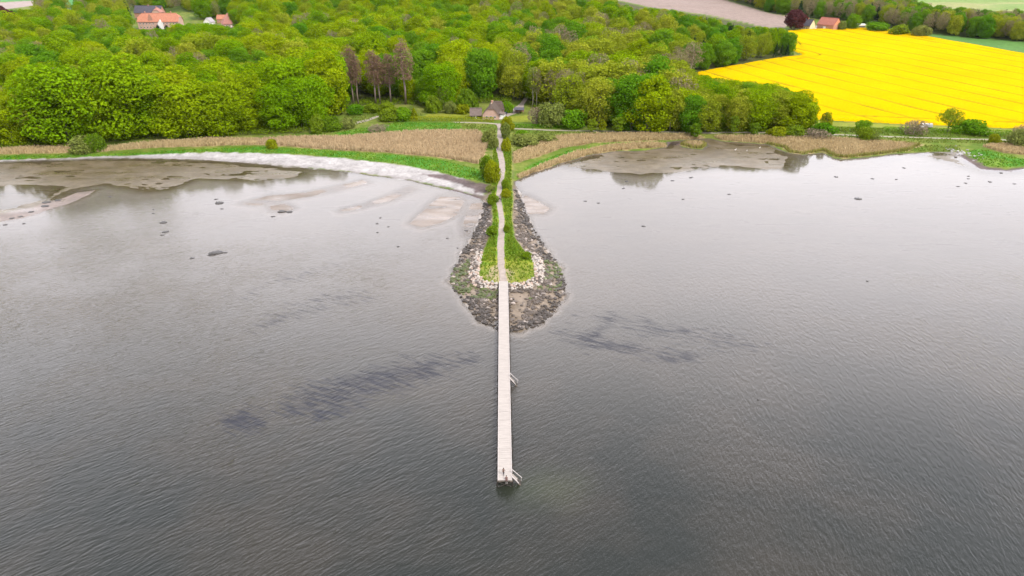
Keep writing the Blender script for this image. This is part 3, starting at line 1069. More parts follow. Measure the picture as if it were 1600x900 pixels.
# ------------------------------------------------------------------ boulders standing in the shallow water
BOULDERS = [(258, 362, 11, 'lone dark boulder in the left water, a little right of the small trio of stones'), (338, 395, 22, 'long low dark rock by the pale sandbank in the left water'),
            (352, 394, 7, 'small dark rock touching the right end of the long low rock'), (328, 398, 8, 'small dark rock touching the left end of the long low rock'),
            (172, 307, 6, 'small boulder at the edge of the left brown mudflat'), (342, 317, 16, 'flat dark stone off the beach, with a smaller one above it'), (338, 311, 6, 'small stone just above the flat dark stone off the beach'),
            (347, 326, 5, 'tiny stone just below the flat dark stone off the beach'), (427, 338, 7, 'small boulder below the brown sand patch in the left bay'), (440, 330, 14, 'dark stone on the brown sand patch in the left bay'),
            (452, 331, 12, 'flatter dark stone at the right end of the brown sand patch'), (594, 340, 4, 'uppermost of four small stones in the left bay'), (589, 349, 5, 'leftmost of four small stones in the left bay'),
            (607, 354, 4, 'rightmost of four small stones in the left bay'), (590, 363, 4, 'lowest of four small stones in the left bay'), (622, 385, 6, 'single small stone midway to the causeway rubble'),
            (699, 372, 5, 'small stone left of the causeway rubble'), (728, 360, 6, 'stone just off the left causeway rubble'), (715, 387, 4, 'small stone at the outer left rubble edge'),
            (254, 367, 6, 'stone touching the lone dark boulder in the left water'), (240, 333, 5, 'small stone in the left water straight above the lone boulder'), (240, 327, 4, 'tiny stone above another in the left water'),
            (914, 314, 6, 'left of two small boulders right of the causeway'), (935, 317, 6, 'right of two small boulders right of the causeway'), (979, 283, 6, 'small boulder under the reflected trees on the right'),
            (974, 294, 6, 'boulder just below another under the reflected trees'), (1051, 282, 6, 'small boulder off the right mudflat'), (1080, 277, 7, 'boulder at the lower edge of the right mudflat'),
            (1005, 353, 7, 'lone dark boulder in open water right of the causeway'), (1067, 311, 5, 'tiny boulder in the middle of the right water'), (1139, 303, 6, 'dark boulder in the middle right water'),
            (1340, 310, 12, 'elongated dark rock in the right water'), (1306, 276, 7, 'small dark boulder below the long reed belt'), (1363, 279, 6, 'small boulder right of another below the reed belt'),
            (1412, 262, 6, 'small boulder near the reflected bare tree'), (1401, 280, 5, 'tiny boulder in the right water below the reflections'), (1513, 275, 5, 'upper stone of a close pair off the green bank'),
            (1513, 279, 5, 'lower stone of a close pair off the green bank'), (1509, 286, 6, 'stone below the close pair off the green bank'), (1547, 284, 7, 'dark boulder in the water right of the close pair'),
            (1497, 291, 6, 'stone lowest and leftmost of the cluster off the green bank'), (1564, 270, 6, 'small stone off the green bank near the wrack'), (1585, 287, 6, 'small boulder near the right edge of the photo'),
            (1355, 439, 4, 'tiny dark stone in open water far right'), (1185, 624, 4, 'tiny dark stone breaking the ripples right of the pier'),
            (18, 341, 10, 'dark rock at the tip of the left shingle spit'), (32, 338, 9, 'dark rock next to the tip of the left shingle spit'), (48, 331, 11, 'dark rock on the left shingle spit, third from its tip'),
            (70, 322, 14, 'flat dark rock midway along the left shingle spit'), (72, 316, 14, 'flat dark rock above another along the left shingle spit'), (90, 313, 12, 'dark rock near the upper end of the shingle spit'),
            (8, 351, 8, 'dark stone in the water below the shingle spit tip'), (37, 349, 5, 'small stone in the water below the shingle spit'), (300, 403, 9, 'pale flat stone left of the long low rock'),
            (255, 347, 12, 'thin strip of stones in the left water above the lone boulder')]
BM = [stone_mesh(40 + i, M_bould) for i in range(4)]
bp_ = flat([b[0] for b in BOULDERS], [b[1] for b in BOULDERS], 0.1)
for (px, py, w, lab), p in zip(BOULDERS, bp_):
    o = link('boulder', BM[(int(px) + int(py)) % 4])
    m = mpp((p[0], p[1], 0)) * w * 0.44
    o.scale = (m, m * 0.9, max(0.25, m * 0.35))
    o.rotation_euler = (0, 0, random.uniform(-.5, .5))
    o.location = (p[0], p[1], 0.02)
    tag(o, lab, 'boulder', 'boulders in the shallow water')

# ------------------------------------------------------------------ the pier
M_deck = simple('bleached_deck_boards', (0.36, 0.325, 0.30), 0.85, 0.24, 1.4, 0.2, 0.2, (0.4, 5.5, 1))
M_edge = simple('bleached_edge_timber', (0.46, 0.42, 0.405), 0.8, 0.12, 2.0)
M_post = simple('wet_dark_pile', (0.05, 0.042, 0.036), 0.6, 0.3, 3.0)
M_beam = simple('weathered_beam', (0.20, 0.165, 0.135), 0.8, 0.25, 3.0)
DZ = 1.9
_a, _b = flat(786.7, 439.5, DZ), flat(788.9, 750.5, DZ)
_l0, _r0 = flat(777.6, 750.5, DZ), flat(800.2, 750.5, DZ)
PW = float(np.hypot(*(_r0 - _l0)))
PL = float(np.hypot(*(_a - _b)))
pd = (_a - _b) / PL
pier = empty('pier', (_b[0], _b[1], 0), math.atan2(-pd[0], pd[1]))      # local +Y runs towards the shore
tag(pier, 'long straight pale wooden pier from the causeway tip into the water', 'pier')
d = MB()
yy = 0.0
i = 0
while yy < PL:
    w = 0.60 - 0.02
    d.box(-PW / 2 + 0.12, PW / 2 - 0.12, yy, min(yy + w, PL), DZ - 0.06, DZ + (0.004 if i % 3 else 0.009) + 0.012 * ((i * 7) % 5 == 0))
    yy += 0.60
    i += 1
d.build('deck', M_deck, pier)
for sx in (-1, 1):
    MB().box(sx * PW / 2 - 0.12 if sx > 0 else -PW / 2, sx * PW / 2 if sx > 0 else -PW / 2 + 0.12, 0, PL, DZ - 0.10, DZ + 0.07).build('edge_timber', M_edge, pier)
    MB().box(sx * (PW / 2 - 0.35) - 0.1, sx * (PW / 2 - 0.35) + 0.1, 0.05, PL, DZ - 0.36, DZ - 0.07).build('stringer', M_beam, pier)
bays = int(PL // 4.3)
for j in range(bays + 1):
    y = 0.35 + j * 4.3
    MB().box(-PW / 2 - 0.1, PW / 2 + 0.1, y - 0.11, y + 0.11, DZ - 0.62, DZ - 0.37).build('cross_beam', M_beam, pier)
    for sx in (-1, 1):
        MB().tube([(sx * (PW / 2 + 0.12), y + 0.27, -2.4), (sx * (PW / 2 + 0.10), y + 0.27, DZ - (0.25 if j % 2 else 0.05))], [0.15, 0.13], 10).build('pile', M_post, pier)
MB().bar((-PW / 2 + .1, 0.2, 0.1), (PW / 2 - .1, 0.2, 1.2), 0.08, 0.16).bar((PW / 2 - .1, 0.32, 0.1), (-PW / 2 + .1, 0.32, 1.2), 0.08, 0.16).build('brace', M_post, pier)


def bath_stairs(y):
    """swimming stairs stepping down from the right edge of the deck"""
    x0 = PW / 2
    s = MB()
    L_ = 1.75
    s.bar((x0, y - 0.55, DZ - 0.1), (x0 + L_, y - 0.55, -0.25), 0.07, 0.2)
    s.bar((x0, y + 0.55, DZ - 0.1), (x0 + L_, y + 0.55, -0.25), 0.07, 0.2)
    st = s.build('stairs', M_beam, pier)
    for k in range(7):
        t = (k + 0.6) / 7.5
        MB().box(x0 + L_ * t - 0.13, x0 + L_ * t + 0.15, y - 0.52, y + 0.52, DZ - 0.02 - 2.1 * t - 0.04, DZ - 0.02 - 2.1 * t).build('step', M_deck if k < 4 else M_post, st)
    for o in (0.62,):
        h = MB()
        h.bar((x0 - 0.05, y + o, DZ + 0.95), (x0 + L_ + 0.1, y + o, 0.75), 0.13, 0.10)
        h.bar((x0 + 0.03, y + o, DZ - 0.3), (x0 + 0.03, y + o, DZ + 0.95), 0.09, 0.09)
        h.bar((x0 + L_, y + o, -0.9), (x0 + L_, y + o, 0.8), 0.09, 0.09)
        h.build('handrail', M_edge, st)
    h = MB()
    h.bar((x0, y - 0.62, DZ + 0.25), (x0 + 1.25, y - 0.62, 0.55), 0.22, 0.08)
    h.build('side_board', M_edge, st)


bath_stairs(1.3)
bath_stairs(PL - float(np.hypot(*(_a - flat(801, 588, DZ)))) - 0.6)

# ------------------------------------------------------------------ people
def person_mat(name, shoes, legs, top, skin=(0.45, 0.27, 0.19), hips=0.92, ankle=0.10, neck=1.47):
    m, N, L = mat_new(name)
    tc = nd(N, 'TexCoord')
    sx = nd(N, 'SeparateXYZ')
    L.new(tc.outputs['Object'], sx.inputs[0])
    r = nd(N, 'ValToRGB')
    r.color_ramp.interpolation = 'CONSTANT'
    L.new(mrange(N, L, sx.outputs[2], 0, 2, 0, 1), r.inputs[0])
    e = r.color_ramp.elements
    e[0].position, e[0].color = 0, (*shoes, 1)
    e[1].position, e[1].color = ankle / 2, (*legs, 1)
    for z, c in ((hips, top), (neck, skin)):
        n = e.new(z / 2)
        n.color = (*c, 1)
    p = nd(N, 'BsdfPrincipled')
    p.inputs['Roughness'].default_value = 0.85
    L.new(r.outputs[0], p.inputs['Base Color'])
    o = nd(N, 'OutputMaterial')
    L.new(p.outputs[0], o.inputs[0])
    return m


M_hair = simple('dark_brown_hair', (0.035, 0.022, 0.015), 0.7, 0.2, 20)


def person(loc, rz, label, mat, pose='stand', hair=M_hair, s=1.0):
    J = {'pelvis': (0, 0, .95), 'waist': (0, 0, 1.1), 'chest': (0, -.01, 1.32), 'neck': (0, 0, 1.47), 'chin': (0, -.02, 1.56), 'head': (0, -.01, 1.65), 'crown': (0, 0, 1.74)}
    R = {'pelvis': .15, 'waist': .135, 'chest': .155, 'neck': .055, 'chin': .075, 'head': .10, 'crown': .07}
    E = [('pelvis', 'waist'), ('waist', 'chest'), ('chest', 'neck'), ('neck', 'chin'), ('chin', 'head'), ('head', 'crown')]
    for k in (-1, 1):
        q = str(k)
        if pose == 'sit':
            lg = [(k * .1, -.02, .93), (k * .12, -.44, .96), (k * .12, -.52, .55), (k * .12, -.66, .47)]
            ar = [(k * .19, 0, 1.40), (k * .25, -.02, 1.14), (k * .20, -.24, 1.02), (k * .17, -.33, 1.0)]
        elif pose == 'walk':
            lg = [(k * .1, 0, .9), (k * .10, -.10 * k - .04, .50), (k * .10, -.22 * k + .06, .09), (k * .10, -.22 * k - .07, .04)]
            ar = [(k * .19, 0, 1.40), (k * .24, .12 * k, 1.14), (k * .23, .22 * k - .10, .90), (k * .23, .22 * k - .14, .80)]
        else:
            lg = [(k * .1, 0, .9), (k * .11, -.02, .50), (k * .12, .02, .09), (k * .13, -.12, .04)]
            ar = [(k * .19, 0, 1.40), (k * .25, .03, 1.13), (k * .24, -.06, .90), (k * .23, -.10, .80)]
        for nm, pts, rr in (('l', lg, (.10, .07, .045, .04)), ('a', ar, (.065, .05, .035, .04))):
            prev = 'pelvis' if nm == 'l' else 'chest'
            for i, (p, r) in enumerate(zip(pts, rr)):
                J[nm + q + str(i)], R[nm + q + str(i)] = p, r
                E.append((prev, nm + q + str(i)))
                prev = nm + q + str(i)
    ks = list(J)
    me = bpy.data.meshes.new('person')
    me.from_pydata([J[k] for k in ks], [(ks.index(a), ks.index(b)) for a, b in E], [])
    o = link('person', me)
    sk = o.modifiers.new('skin', 'SKIN')
    for i, k in enumerate(ks):
        v = me.skin_vertices[0].data[i]
        v.radius = (R[k], R[k] * (0.72 if k in ('chest', 'waist', 'pelvis') else 1))
        v.use_root = (k == 'pelvis')
    sb = o.modifiers.new('smooth', 'SUBSURF')
    sb.levels = sb.render_levels = 1
    dg = bpy.context.evaluated_depsgraph_get()
    new = bpy.data.meshes.new_from_object(o.evaluated_get(dg))
    o.modifiers.clear()
    o.data = new
    new.materials.clear()
    new.materials.append(mat)
    bm = bmesh.new()
    bmesh.ops.create_uvsphere(bm, u_segments=12, v_segments=8, radius=0.118)
    for v in bm.verts:
        v.co = Vector((v.co.x * .95, v.co.y * 1.05 + .025, v.co.z * 1.05 + 1.675 + (.03 if v.co.y > 0 else .045)))
    hm = bpy.data.meshes.new('hair')
    bm.to_mesh(hm)
    bm.free()
    hm.materials.append(hair)
    link('hair', hm, o)
    fm = MB()
    fm.tube([(0, -.10, 1.66), (0, -.135, 1.63)], [.012, .018], 6)
    for k in (-1, 1):
        fm.tube([(k * .035, -.095, 1.68), (k * .035, -.106, 1.68)], [.014, .006], 6)
    fm.build('face', M_skin, o)
    o.location = loc
    o.rotation_euler = (0, 0, rz)
    o.scale = (s, s, s)
    return tag(o, label, 'person', 'people out walking')


M_skin = simple('skin', (0.42, 0.25, 0.18), 0.6, 0.1, 5)
p1 = flat(786.8, 743.0, DZ)
p2 = flat(791.2, 750.2, DZ)
person((p1[0], p1[1], DZ + 0.02), 2.9, 'person in brown top and dark trousers standing on the pier end', person_mat('brown_top_clothes', (0.08, .05, .045), (0.02, .02, .03), (0.16, .09, .065), ankle=.2), 'walk')
person((p2[0], p2[1] + 0.05, DZ - 0.76), 0.1, 'person sitting on the edge of the pier end with legs hanging down', person_mat('seated_clothes', (0.55, .5, .47), (0.05, .045, .05), (0.15, .08, .07), ankle=.62), 'sit')
c1, c2 = spot(780.6, 315.5), spot(782.8, 316.0)
dark = person_mat('dark_coat_clothes', (0.03, .03, .03), (0.02, .02, .025), (0.03, .028, .03))
lightleg = person_mat('pale_trouser_clothes', (0.05, .05, .05), (0.42, .38, .34), (0.025, .022, .02))
person(c1 + Vector((0, 0, .1)), 0.1, 'left of the two walkers on the causeway path, dark jacket, pale trousers', lightleg, 'walk', s=1.05)
person(c2 + Vector((0, 0, .1)), -0.1, 'right of the two walkers on the causeway path, all in dark clothes', dark, 'walk', s=1.05)
person(spot(777.5, 234.5) + Vector((0, 0, .1)), 0.2, 'person in grey on the path between the bushes, far behind the pair', person_mat('grey_clothes', (0.05, .05, .06), (0.10, .10, .12), (0.16, .16, .18)), 'walk')
person(spot(832.5, 202.8) + Vector((0, 0, .1)), 1.5, 'person in dark clothes on the shore path right of the cottage', person_mat('dark_walking_clothes', (0.02, .02, .02), (0.025, .025, .03), (0.03, .035, .035)), 'walk', s=1.1)

# ------------------------------------------------------------------ white birds on the mud
M_bird = simple('white_feathers', (0.75, 0.72, 0.68), 0.7, 0.08, 6)
for (px, py, lab, s) in ((1149, 236, 'leftmost and biggest of three white birds on the right mudflat', 1.5), (1167, 236.5, 'middle one of three white birds on the right mudflat', 0.9), (1187, 232.5, 'rightmost of three white birds, by the long reed belt', 1.3)):
    me = bpy.data.meshes.new('bird')
    vs = [(0, .32, .42), (0, .12, .46), (0, -.12, .52), (0, -.24, .72), (0, -.25, .90), (0, -.36, .90), (-.05, 0, .25), (-.05, 0, 0), (.05, 0, .25), (.05, 0, 0)]
    me.from_pydata(vs, [(0, 1), (1, 2), (2, 3), (3, 4), (4, 5), (1, 6), (6, 7), (1, 8), (8, 9)], [])
    o = link('white_bird', me)
    o.modifiers.new('skin', 'SKIN')
    for i, r in enumerate((.05, .15, .13, .05, .055, .015, .015, .012, .015, .012)):
        me.skin_vertices[0].data[i].radius = (r, r)
        me.skin_vertices[0].data[i].use_root = (i == 1)
    sb = o.modifiers.new('smooth', 'SUBSURF')
    sb.levels = sb.render_levels = 1
    new = bpy.data.meshes.new_from_object(o.evaluated_get(bpy.context.evaluated_depsgraph_get()))
    o.modifiers.clear()
    o.data = new
    new.materials.clear()
    new.materials.append(M_bird)
    p = flat(px, py, 0.05)
    o.location = (p[0], p[1], 0.0)
    o.scale = (s, s, s)
    o.rotation_euler = (0, 0, random.uniform(0.8, 2.2))
    tag(o, lab, 'bird', 'white birds on the right mudflat')

# ------------------------------------------------------------------ buildings
M_tile = simple('orange_roof_tiles', (0.42, 0.175, 0.11), 0.85, 0.22, 0.9, 0.3)
M_tile2 = simple('weathered_red_tiles', (0.33, 0.125, 0.09), 0.85, 0.28, 0.9, 0.3)
M_tile3 = simple('pinkish_red_tiles', (0.36, 0.165, 0.135), 0.85, 0.22, 0.9, 0.3)
M_slate = simple('blue_grey_slate', (0.075, 0.07, 0.09), 0.7, 0.25, 0.9, 0.2)
M_thatch = simple('brown_thatch', (0.105, 0.077, 0.064), 0.95, 0.3, 1.2, 0.5)
M_ridge = simple('ridge_straw', (0.36, 0.29, 0.2), 0.95, 0.25, 1.5)
M_pinkw = simple('pink_limewash', (0.50, 0.33, 0.27), 0.9, 0.14, 0.6)
M_brick = simple('red_brick', (0.42, 0.22, 0.16), 0.9, 0.2, 1.2)
M_white = simple('white_paint', (0.80, 0.78, 0.76), 0.6, 0.06, 1.0)
M_cream = simple('cream_render', (0.62, 0.54, 0.36), 0.85, 0.12, 0.8)
M_black = simple('tarred_boards', (0.018, 0.018, 0.022), 0.8, 0.3, 3.0)
M_greyroof = simple('grey_brown_roofing', (0.15, 0.115, 0.10), 0.9, 0.22, 1.2)
M_glass, _N, _L = mat_new('window_glass')
_p = nd(_N, 'BsdfPrincipled')
_p.inputs['Base Color'].default_value = (0.03, 0.035, 0.045, 1)
_p.inputs['Roughness'].default_value = 0.1
_o = nd(_N, 'OutputMaterial')
_L.new(_p.outputs[0], _o.inputs[0])


def house(name, label, loc, W, D, hw, hr, rz, wall, roof, axis='x', hip=(0, 0), windows=(), doors=(), chimneys=(), over=0.45, group=None, gable_mat=None, frame=None):
    """front centre of the wall foot at loc, local -Y faces the front. axis: direction of the ridge. hip: share of each gable cut off."""
    r = empty(name, loc, rz)
    tag(r, label, 'building', group)
    w = MB()
    w.box(-W / 2, W / 2, 0, D, -1.5, hw)
    L_, S = (W, D) if axis == 'x' else (D, W)

    def T(a, b, z):                                  # along the ridge, across, up
        return (a - W / 2, b, z) if axis == 'x' else (b - W / 2, a, z)

    for e, a in ((0, 0.0), (1, L_)):
        if hip[e] < 1:
            zc = hw + hr * (1 - hip[e])
            b0, b1 = S / 2 * (1 - hip[e]), S - S / 2 * (1 - hip[e])
            g = MB()
            eps = 0.003 if e == 0 else -0.003
            if hip[e] > 0:
                g.poly([T(a + eps, 0, hw), T(a + eps, S, hw), T(a + eps, b1, zc), T(a + eps, b0, zc)])
            else:
                g.poly([T(a + eps, 0, hw), T(a + eps, S, hw), T(a + eps, S / 2, zc)])
            g.build('gable', gable_mat or wall, r)
    w.build('wall', wall, r)
    o = over
    sl = hr / (S / 2)
    th = 0.28
    f = MB()
    ends = []
    for e, a, sg in ((0, 0.0, -1), (1, L_, 1)):
        hp = hip[e]
        inset = S / 2 * hp
        ends.append((a + sg * o, a - sg * inset, hp))
    for side in (0, 1):
        def Q(a, t, z):
            return T(a, t if side == 0 else S - t, z)
        (e0, r0, h0), (e1, r1, h1) = ends
        ez = hw - o * sl
        pts = [Q(e0, -o, ez + 0.02), Q(e1, -o, ez + 0.02)]
        if h1 > 0:
            pts.append(Q(e1, S / 2 * (1 - h1) - (o if h1 >= 1 else 0), hw + hr * (1 - h1) - (o * sl if h1 >= 1 else 0) + 0.02))
        pts.append(Q(r1 if h1 > 0 else e1, S / 2, hw + hr + 0.02))
        pts.append(Q(r0 if h0 > 0 else e0, S / 2, hw + hr + 0.02))
        if h0 > 0:
            pts.append(Q(e0, S / 2 * (1 - h0) - (o if h0 >= 1 else 0), hw + hr * (1 - h0) - (o * sl if h0 >= 1 else 0) + 0.02))
        clean = [p for i, p in enumerate(pts) if (Vector(p) - Vector(pts[i - 1])).length > 1e-4]
        f.poly(clean)
        f.poly([Q(e0, -o, ez + 0.02), Q(e1, -o, ez + 0.02), Q(e1, -o, ez - th), Q(e0, -o, ez - th)])
    for e in (0, 1):
        ea, ra, hp = ends[e]
        if hp > 0:
            k = (o if hp >= 1 else 0)
            b0 = S / 2 * (1 - hp) - k
            z = hw + hr * (1 - hp) - k * sl + 0.02
            f.poly([T(ea, b0, z), T(ea, S - b0, z), T(ra, S / 2, hw + hr + 0.02)])
    rf = f.build('roof', roof, r)
    rm = MB()
    rm.bar(Vector(T(ends[0][1] if ends[0][2] else ends[0][0], S / 2, hw + hr + .08)), Vector(T(ends[1][1] if ends[1][2] else ends[1][0], S / 2, hw + hr + .08)), 0.5, 0.25)
    rm.build('ridge', M_ridge if roof is M_thatch else roof, rf)
    for (cx, cy, ch) in chimneys:
        c = MB()
        c.box(cx - .45, cx + .45, cy - .45, cy + .45, hw + hr * 0.5, hw + hr + ch)
        c.box(cx - .55, cx + .55, cy - .55, cy + .55, hw + hr + ch + 0.002, hw + hr + ch + .2)
        c.build('chimney', M_brick, rf)
    for (wx, wz, ww, wh) in windows:
        k = MB()
        fr = 0.1
        x0, x1, z0, z1 = wx - ww / 2, wx + ww / 2, wz, wz + wh
        k.box(x0, x1, -.07, -.003, z0, z0 + fr).box(x0, x1, -.07, -.003, z1 - fr, z1).box(x0, x0 + fr, -.07, -.003, z0 + fr, z1 - fr).box(x1 - fr, x1, -.07, -.003, z0 + fr, z1 - fr)
        k.box(wx - .04, wx + .04, -.06, -.003, z0 + fr, z1 - fr)
        wi = k.build('window', frame or M_white, r)
        MB().box(x0 + fr, x1 - fr, -.03, -.004, z0 + fr, z1 - fr).build('pane', M_glass, wi)
    for (dx, dw, dh, dm) in doors:
        dr = MB().box(dx - dw / 2, dx + dw / 2, -.06, -.003, 0.0, dh).build('door', dm, r)
        MB().box(dx + dw * .3, dx + dw * .38, -.12, -.062, dh * .48, dh * .52).build('handle', M_black, dr)
    return r


# the large orange-roofed house in the trees, upper left
h = spot(249, 46)
k = mpp(h)
W_ = 62 * k
manor = house('manor_house', 'large pink manor house with long orange tiled roof above the forest', h, W_, 14, 8.2, 7.6, 0.05, M_pinkw, M_tile, 'x', (0.5, 0.5),
      [(x * W_, z, 1.3, 1.9) for x in (-.44, -.36, -.28, -.20, -.12, .14, .22, .30, .38, .45) for z in (1.2, 5.0)], [(0.02 * W_, 1.6, 2.6, M_black)],
      [(-.34 * W_, 7, 1.6), (.3 * W_, 7, 1.6)], 0.5)
g = MB()
gx = 0.06 * W_
g.box(gx - 2.6, gx + 2.6, -1.2, -.005, -1, 6.2)
g.poly([(gx - 2.6, -1.2, 6.2), (gx + 2.6, -1.2, 6.2), (gx, -1.2, 9.4)])
g.poly([(gx - 2.9, -1.4, 6.1), (gx, -1.4, 9.7), (gx, 5.5, 9.7), (gx - 2.9, 3.0, 6.1)])
g.poly([(gx + 2.9, -1.4, 6.1), (gx, -1.4, 9.7), (gx, 5.5, 9.7), (gx + 2.9, 3.0, 6.1)])
g.build('entrance_gable', M_white, manor)
cr = MB()
cx_ = -.18 * W_
cr.box(cx_ - 2.4, cx_ + 2.4, 0.6, 5.5, 8.0, 11.0)
cr.poly([(cx_ - 2.4, .6, 11), (cx_ + 2.4, .6, 11), (cx_ + 1.4, .6, 13.2), (cx_ + .5, .6, 15.2), (cx_ - .5, .6, 15.2), (cx_ - 1.4, .6, 13.2)])
cr.build('stepped_gable', M_brick, manor)

h2 = spot(232, 30)
k = mpp(h2)
house('barn', 'long barn with dark slate roof and straw ridge behind the manor', h2 + Vector((0, 0, 3)), 42 * k, 12, 4.5, 7.0, -0.05, M_brick, M_slate, 'x', (0, 0), [(x * k, 1.2, 1.2, 1.2) for x in (-12, 0, 12)], [], [(0, 6, 1)], 0.5)
h2b = spot(246, 31)
house('outbuilding', 'pink hipped outbuilding squeezed between the manor and slate barn', h2b + Vector((0, 0, 3.5)), 9, 9, 5, 4.5, 0.0, M_pinkw, M_tile3, 'y', (.6, .6), [(0, 1.5, 1.4, 1.4)], [], [(0, 3, 1.2)])
h3 = spot(362, 43)
k = mpp(h3)
house('gable_house', 'steep pinkish red roofed house right of the manor', h3, 24 * k, 13, 4.5, 9.5, 0.5, M_pinkw, M_tile3, 'x', (1.0, 1.0), [(x, 1.2, 1.3, 1.6) for x in (-5, -2, 2, 5)], [(0, 1.2, 2.2, M_white)], [], 0.5)
h4 = spot(346, 36)
k = mpp(h4)
house('outbuilding', 'low outbuilding with orange roof left of the steep red roof', h4 + Vector((0, 0, 1)), 13 * k, 8, 3.5, 4.0, 0.02, M_brick, M_tile, 'x', (0, 0), [(-3, 1, 1.2, 1.2), (3, 1, 1.2, 1.2)])
h5 = spot(373, 32)
k = mpp(h5)
house('outbuilding', 'small orange roofed outbuilding right of the steep red roof', h5 + Vector((0, 0, 1.5)), 11 * k, 8, 3.5, 4.2, 0.1, M_brick, M_tile, 'x', (0, 0), [(0, 1, 1.2, 1.2)])
h6 = spot(324, 39)
k = mpp(h6)
house('greenhouse', 'pale grey roofed white building between manor and orange outbuilding', h6, 12 * k, 9, 3.2, 4.2, -0.2, M_white, simple('pale_grey_roof', (0.34, 0.31, 0.33), 0.7, 0.15, 1), 'y', (0, 0), [(-2, .8, 1.6, 1.4), (2, .8, 1.6, 1.4)])

# the farm at the top of the rapeseed field
f1 = spot(1258, 46.5)
k = mpp(f1)
house('farmhouse', 'dark roofed farmhouse with cream gable beside the copper tree', f1 + Vector((0, 3, 0)), 13, 9, 4.2, 6.0, -1.05, M_cream, M_slate, 'x', (0, 0), [(-3, 1, 1.3, 1.5), (0, 1, 1.3, 1.5), (3, 1, 1.3, 1.5)], [(1.5, 1.1, 2.1, M_white)], [(0, 4.5, 1)])
f2 = spot(1290, 46.5)
k = mpp(f2)
house('barn', 'red brick barn with orange gable at the rapeseed field top', f2 + Vector((0, 3, 0)), 20, 13, 5.0, 6.5, -1.0, M_brick, M_tile2, 'x', (0, 0), [(-4, 1, 1.3, 1.4), (3, 1, 1.3, 1.4)], [(-.5, 3, 3, M_white)], [], 0.4, gable_mat=simple('orange_brick', (0.62, 0.25, 0.14), 0.9, .15, 1))
f3 = spot(1272, 46.5)
house('outbuilding', 'low grey shed linking the farmhouse and the red barn', f3 + Vector((0, 4, 0)), 8, 5, 2.6, 1.2, 0.0, M_white, simple('grey_sheet_roof', (.3, .28, .3), .7, .1, 1), 'x', (0, 0), [(-2, .8, 1, 1)], [(1.5, 1, 2, M_black)])

# cottage by the causeway root
q = spot(767, 187)
k = mpp(q)
cot = house('thatched_cottage', 'pink cottage with brown half-hipped thatched roof by the path', q, 26 * k, 13, 2.9, 5.6, -0.10, M_pinkw, M_thatch, 'y', (0.42, 0.42),
      [(-2.4, .9, 1.3, 1.2), (0, .9, 1.3, 1.2), (2.4, .9, 1.2, 1.2)], [], [(0, 6.5, 1.0)], 0.6)
wg = MB()
wg.box(24 * k / 2 + .01, 24 * k / 2 + 3.2, 1.5, 7.5, -1, 2.6)
wg.build('side_wing', M_white, cot)
wr = MB()
wr.poly([(24 * k / 2 + .01, 1.1, 3.4), (24 * k / 2 + 3.5, 1.1, 2.62), (24 * k / 2 + 3.5, 7.9, 2.62), (24 * k / 2 + .01, 7.9, 3.4)])
wr.build('wing_roof', M_greyroof, cot)
bw = MB()
bw.box(-24 * k / 2 + 1, 24 * k / 2 + 1.5, 13.01, 19.5, -1, 2.9)
bwo = bw.build('rear_wing', M_pinkw, cot)
br = MB()
x0, x1 = -24 * k / 2 + .5, 24 * k / 2 + 2
br.poly([(x0, 12.6, 2.8), (x1, 12.6, 2.8), (x1 - 2, 16.2, 7.6), (x0 + 2, 16.2, 7.6)]).poly([(x0, 20, 2.8), (x1, 20, 2.8), (x1 - 2, 16.2, 7.6), (x0 + 2, 16.2, 7.6)])
br.poly([(x0, 12.6, 2.8), (x0, 20, 2.8), (x0 + 2, 16.2, 7.6)]).poly([(x1, 12.6, 2.8), (x1, 20, 2.8), (x1 - 2, 16.2, 7.6)])
br.build('thatch', M_thatch, bwo)
q2 = spot(743.5, 185)
k = mpp(q2)
house('garden_shed', 'black boarded shed with grey-brown roof left of the cottage', q2, 17 * k, 6.5, 2.1, 3.2, 0.02, M_black, M_greyroof, 'x', (0, 0), [(-1.6, .8, .8, .8)], [(0.0, .8, 1.8, M_white)], [], 0.4)

q3 = spot(811, 178)
k = mpp(q3)
cp = empty('carport', q3, -0.06)
tag(cp, 'open carport with dark flat roof beside the driveway', 'carport')
r_ = MB()
w2 = 7 * k
r_.poly([(-w2 - .3, -.4, 2.5), (w2 + .3, -.4, 2.5), (w2 + .3, 3.2, 3.3), (-w2 - .3, 3.2, 3.3)]).poly([(-w2 - .3, 6.4, 2.5), (w2 + .3, 6.4, 2.5), (w2 + .3, 3.2, 3.3), (-w2 - .3, 3.2, 3.3)])
r_.box(-w2 - .3, w2 + .3, -.42, -.3, 2.25, 2.49)
r_.build('roof', M_slate, cp)
for px in (-w2, 0, w2):
    MB().box(px - .08, px + .08, -.2, -.04, -.5, 2.3).build('post', M_beam, cp)
MB().box(-w2, w2, 5.8, 6.0, -.5, 2.4).build('back_wall', M_brick, cp)

# car in the yard
M_car = simple('dark_blue_car_paint', (0.02, 0.035, 0.075), 0.25, 0.05, 1, 0, 0.6)
M_tyre = simple('tyre_rubber', (0.02, 0.02, 0.02), 0.9, 0.1, 5)
M_rim = simple('wheel_rim', (0.4, 0.4, 0.42), 0.4, 0.1, 5)
M_lamp = simple('lamp_lens', (0.6, 0.58, 0.55), 0.2, 0.05, 5)


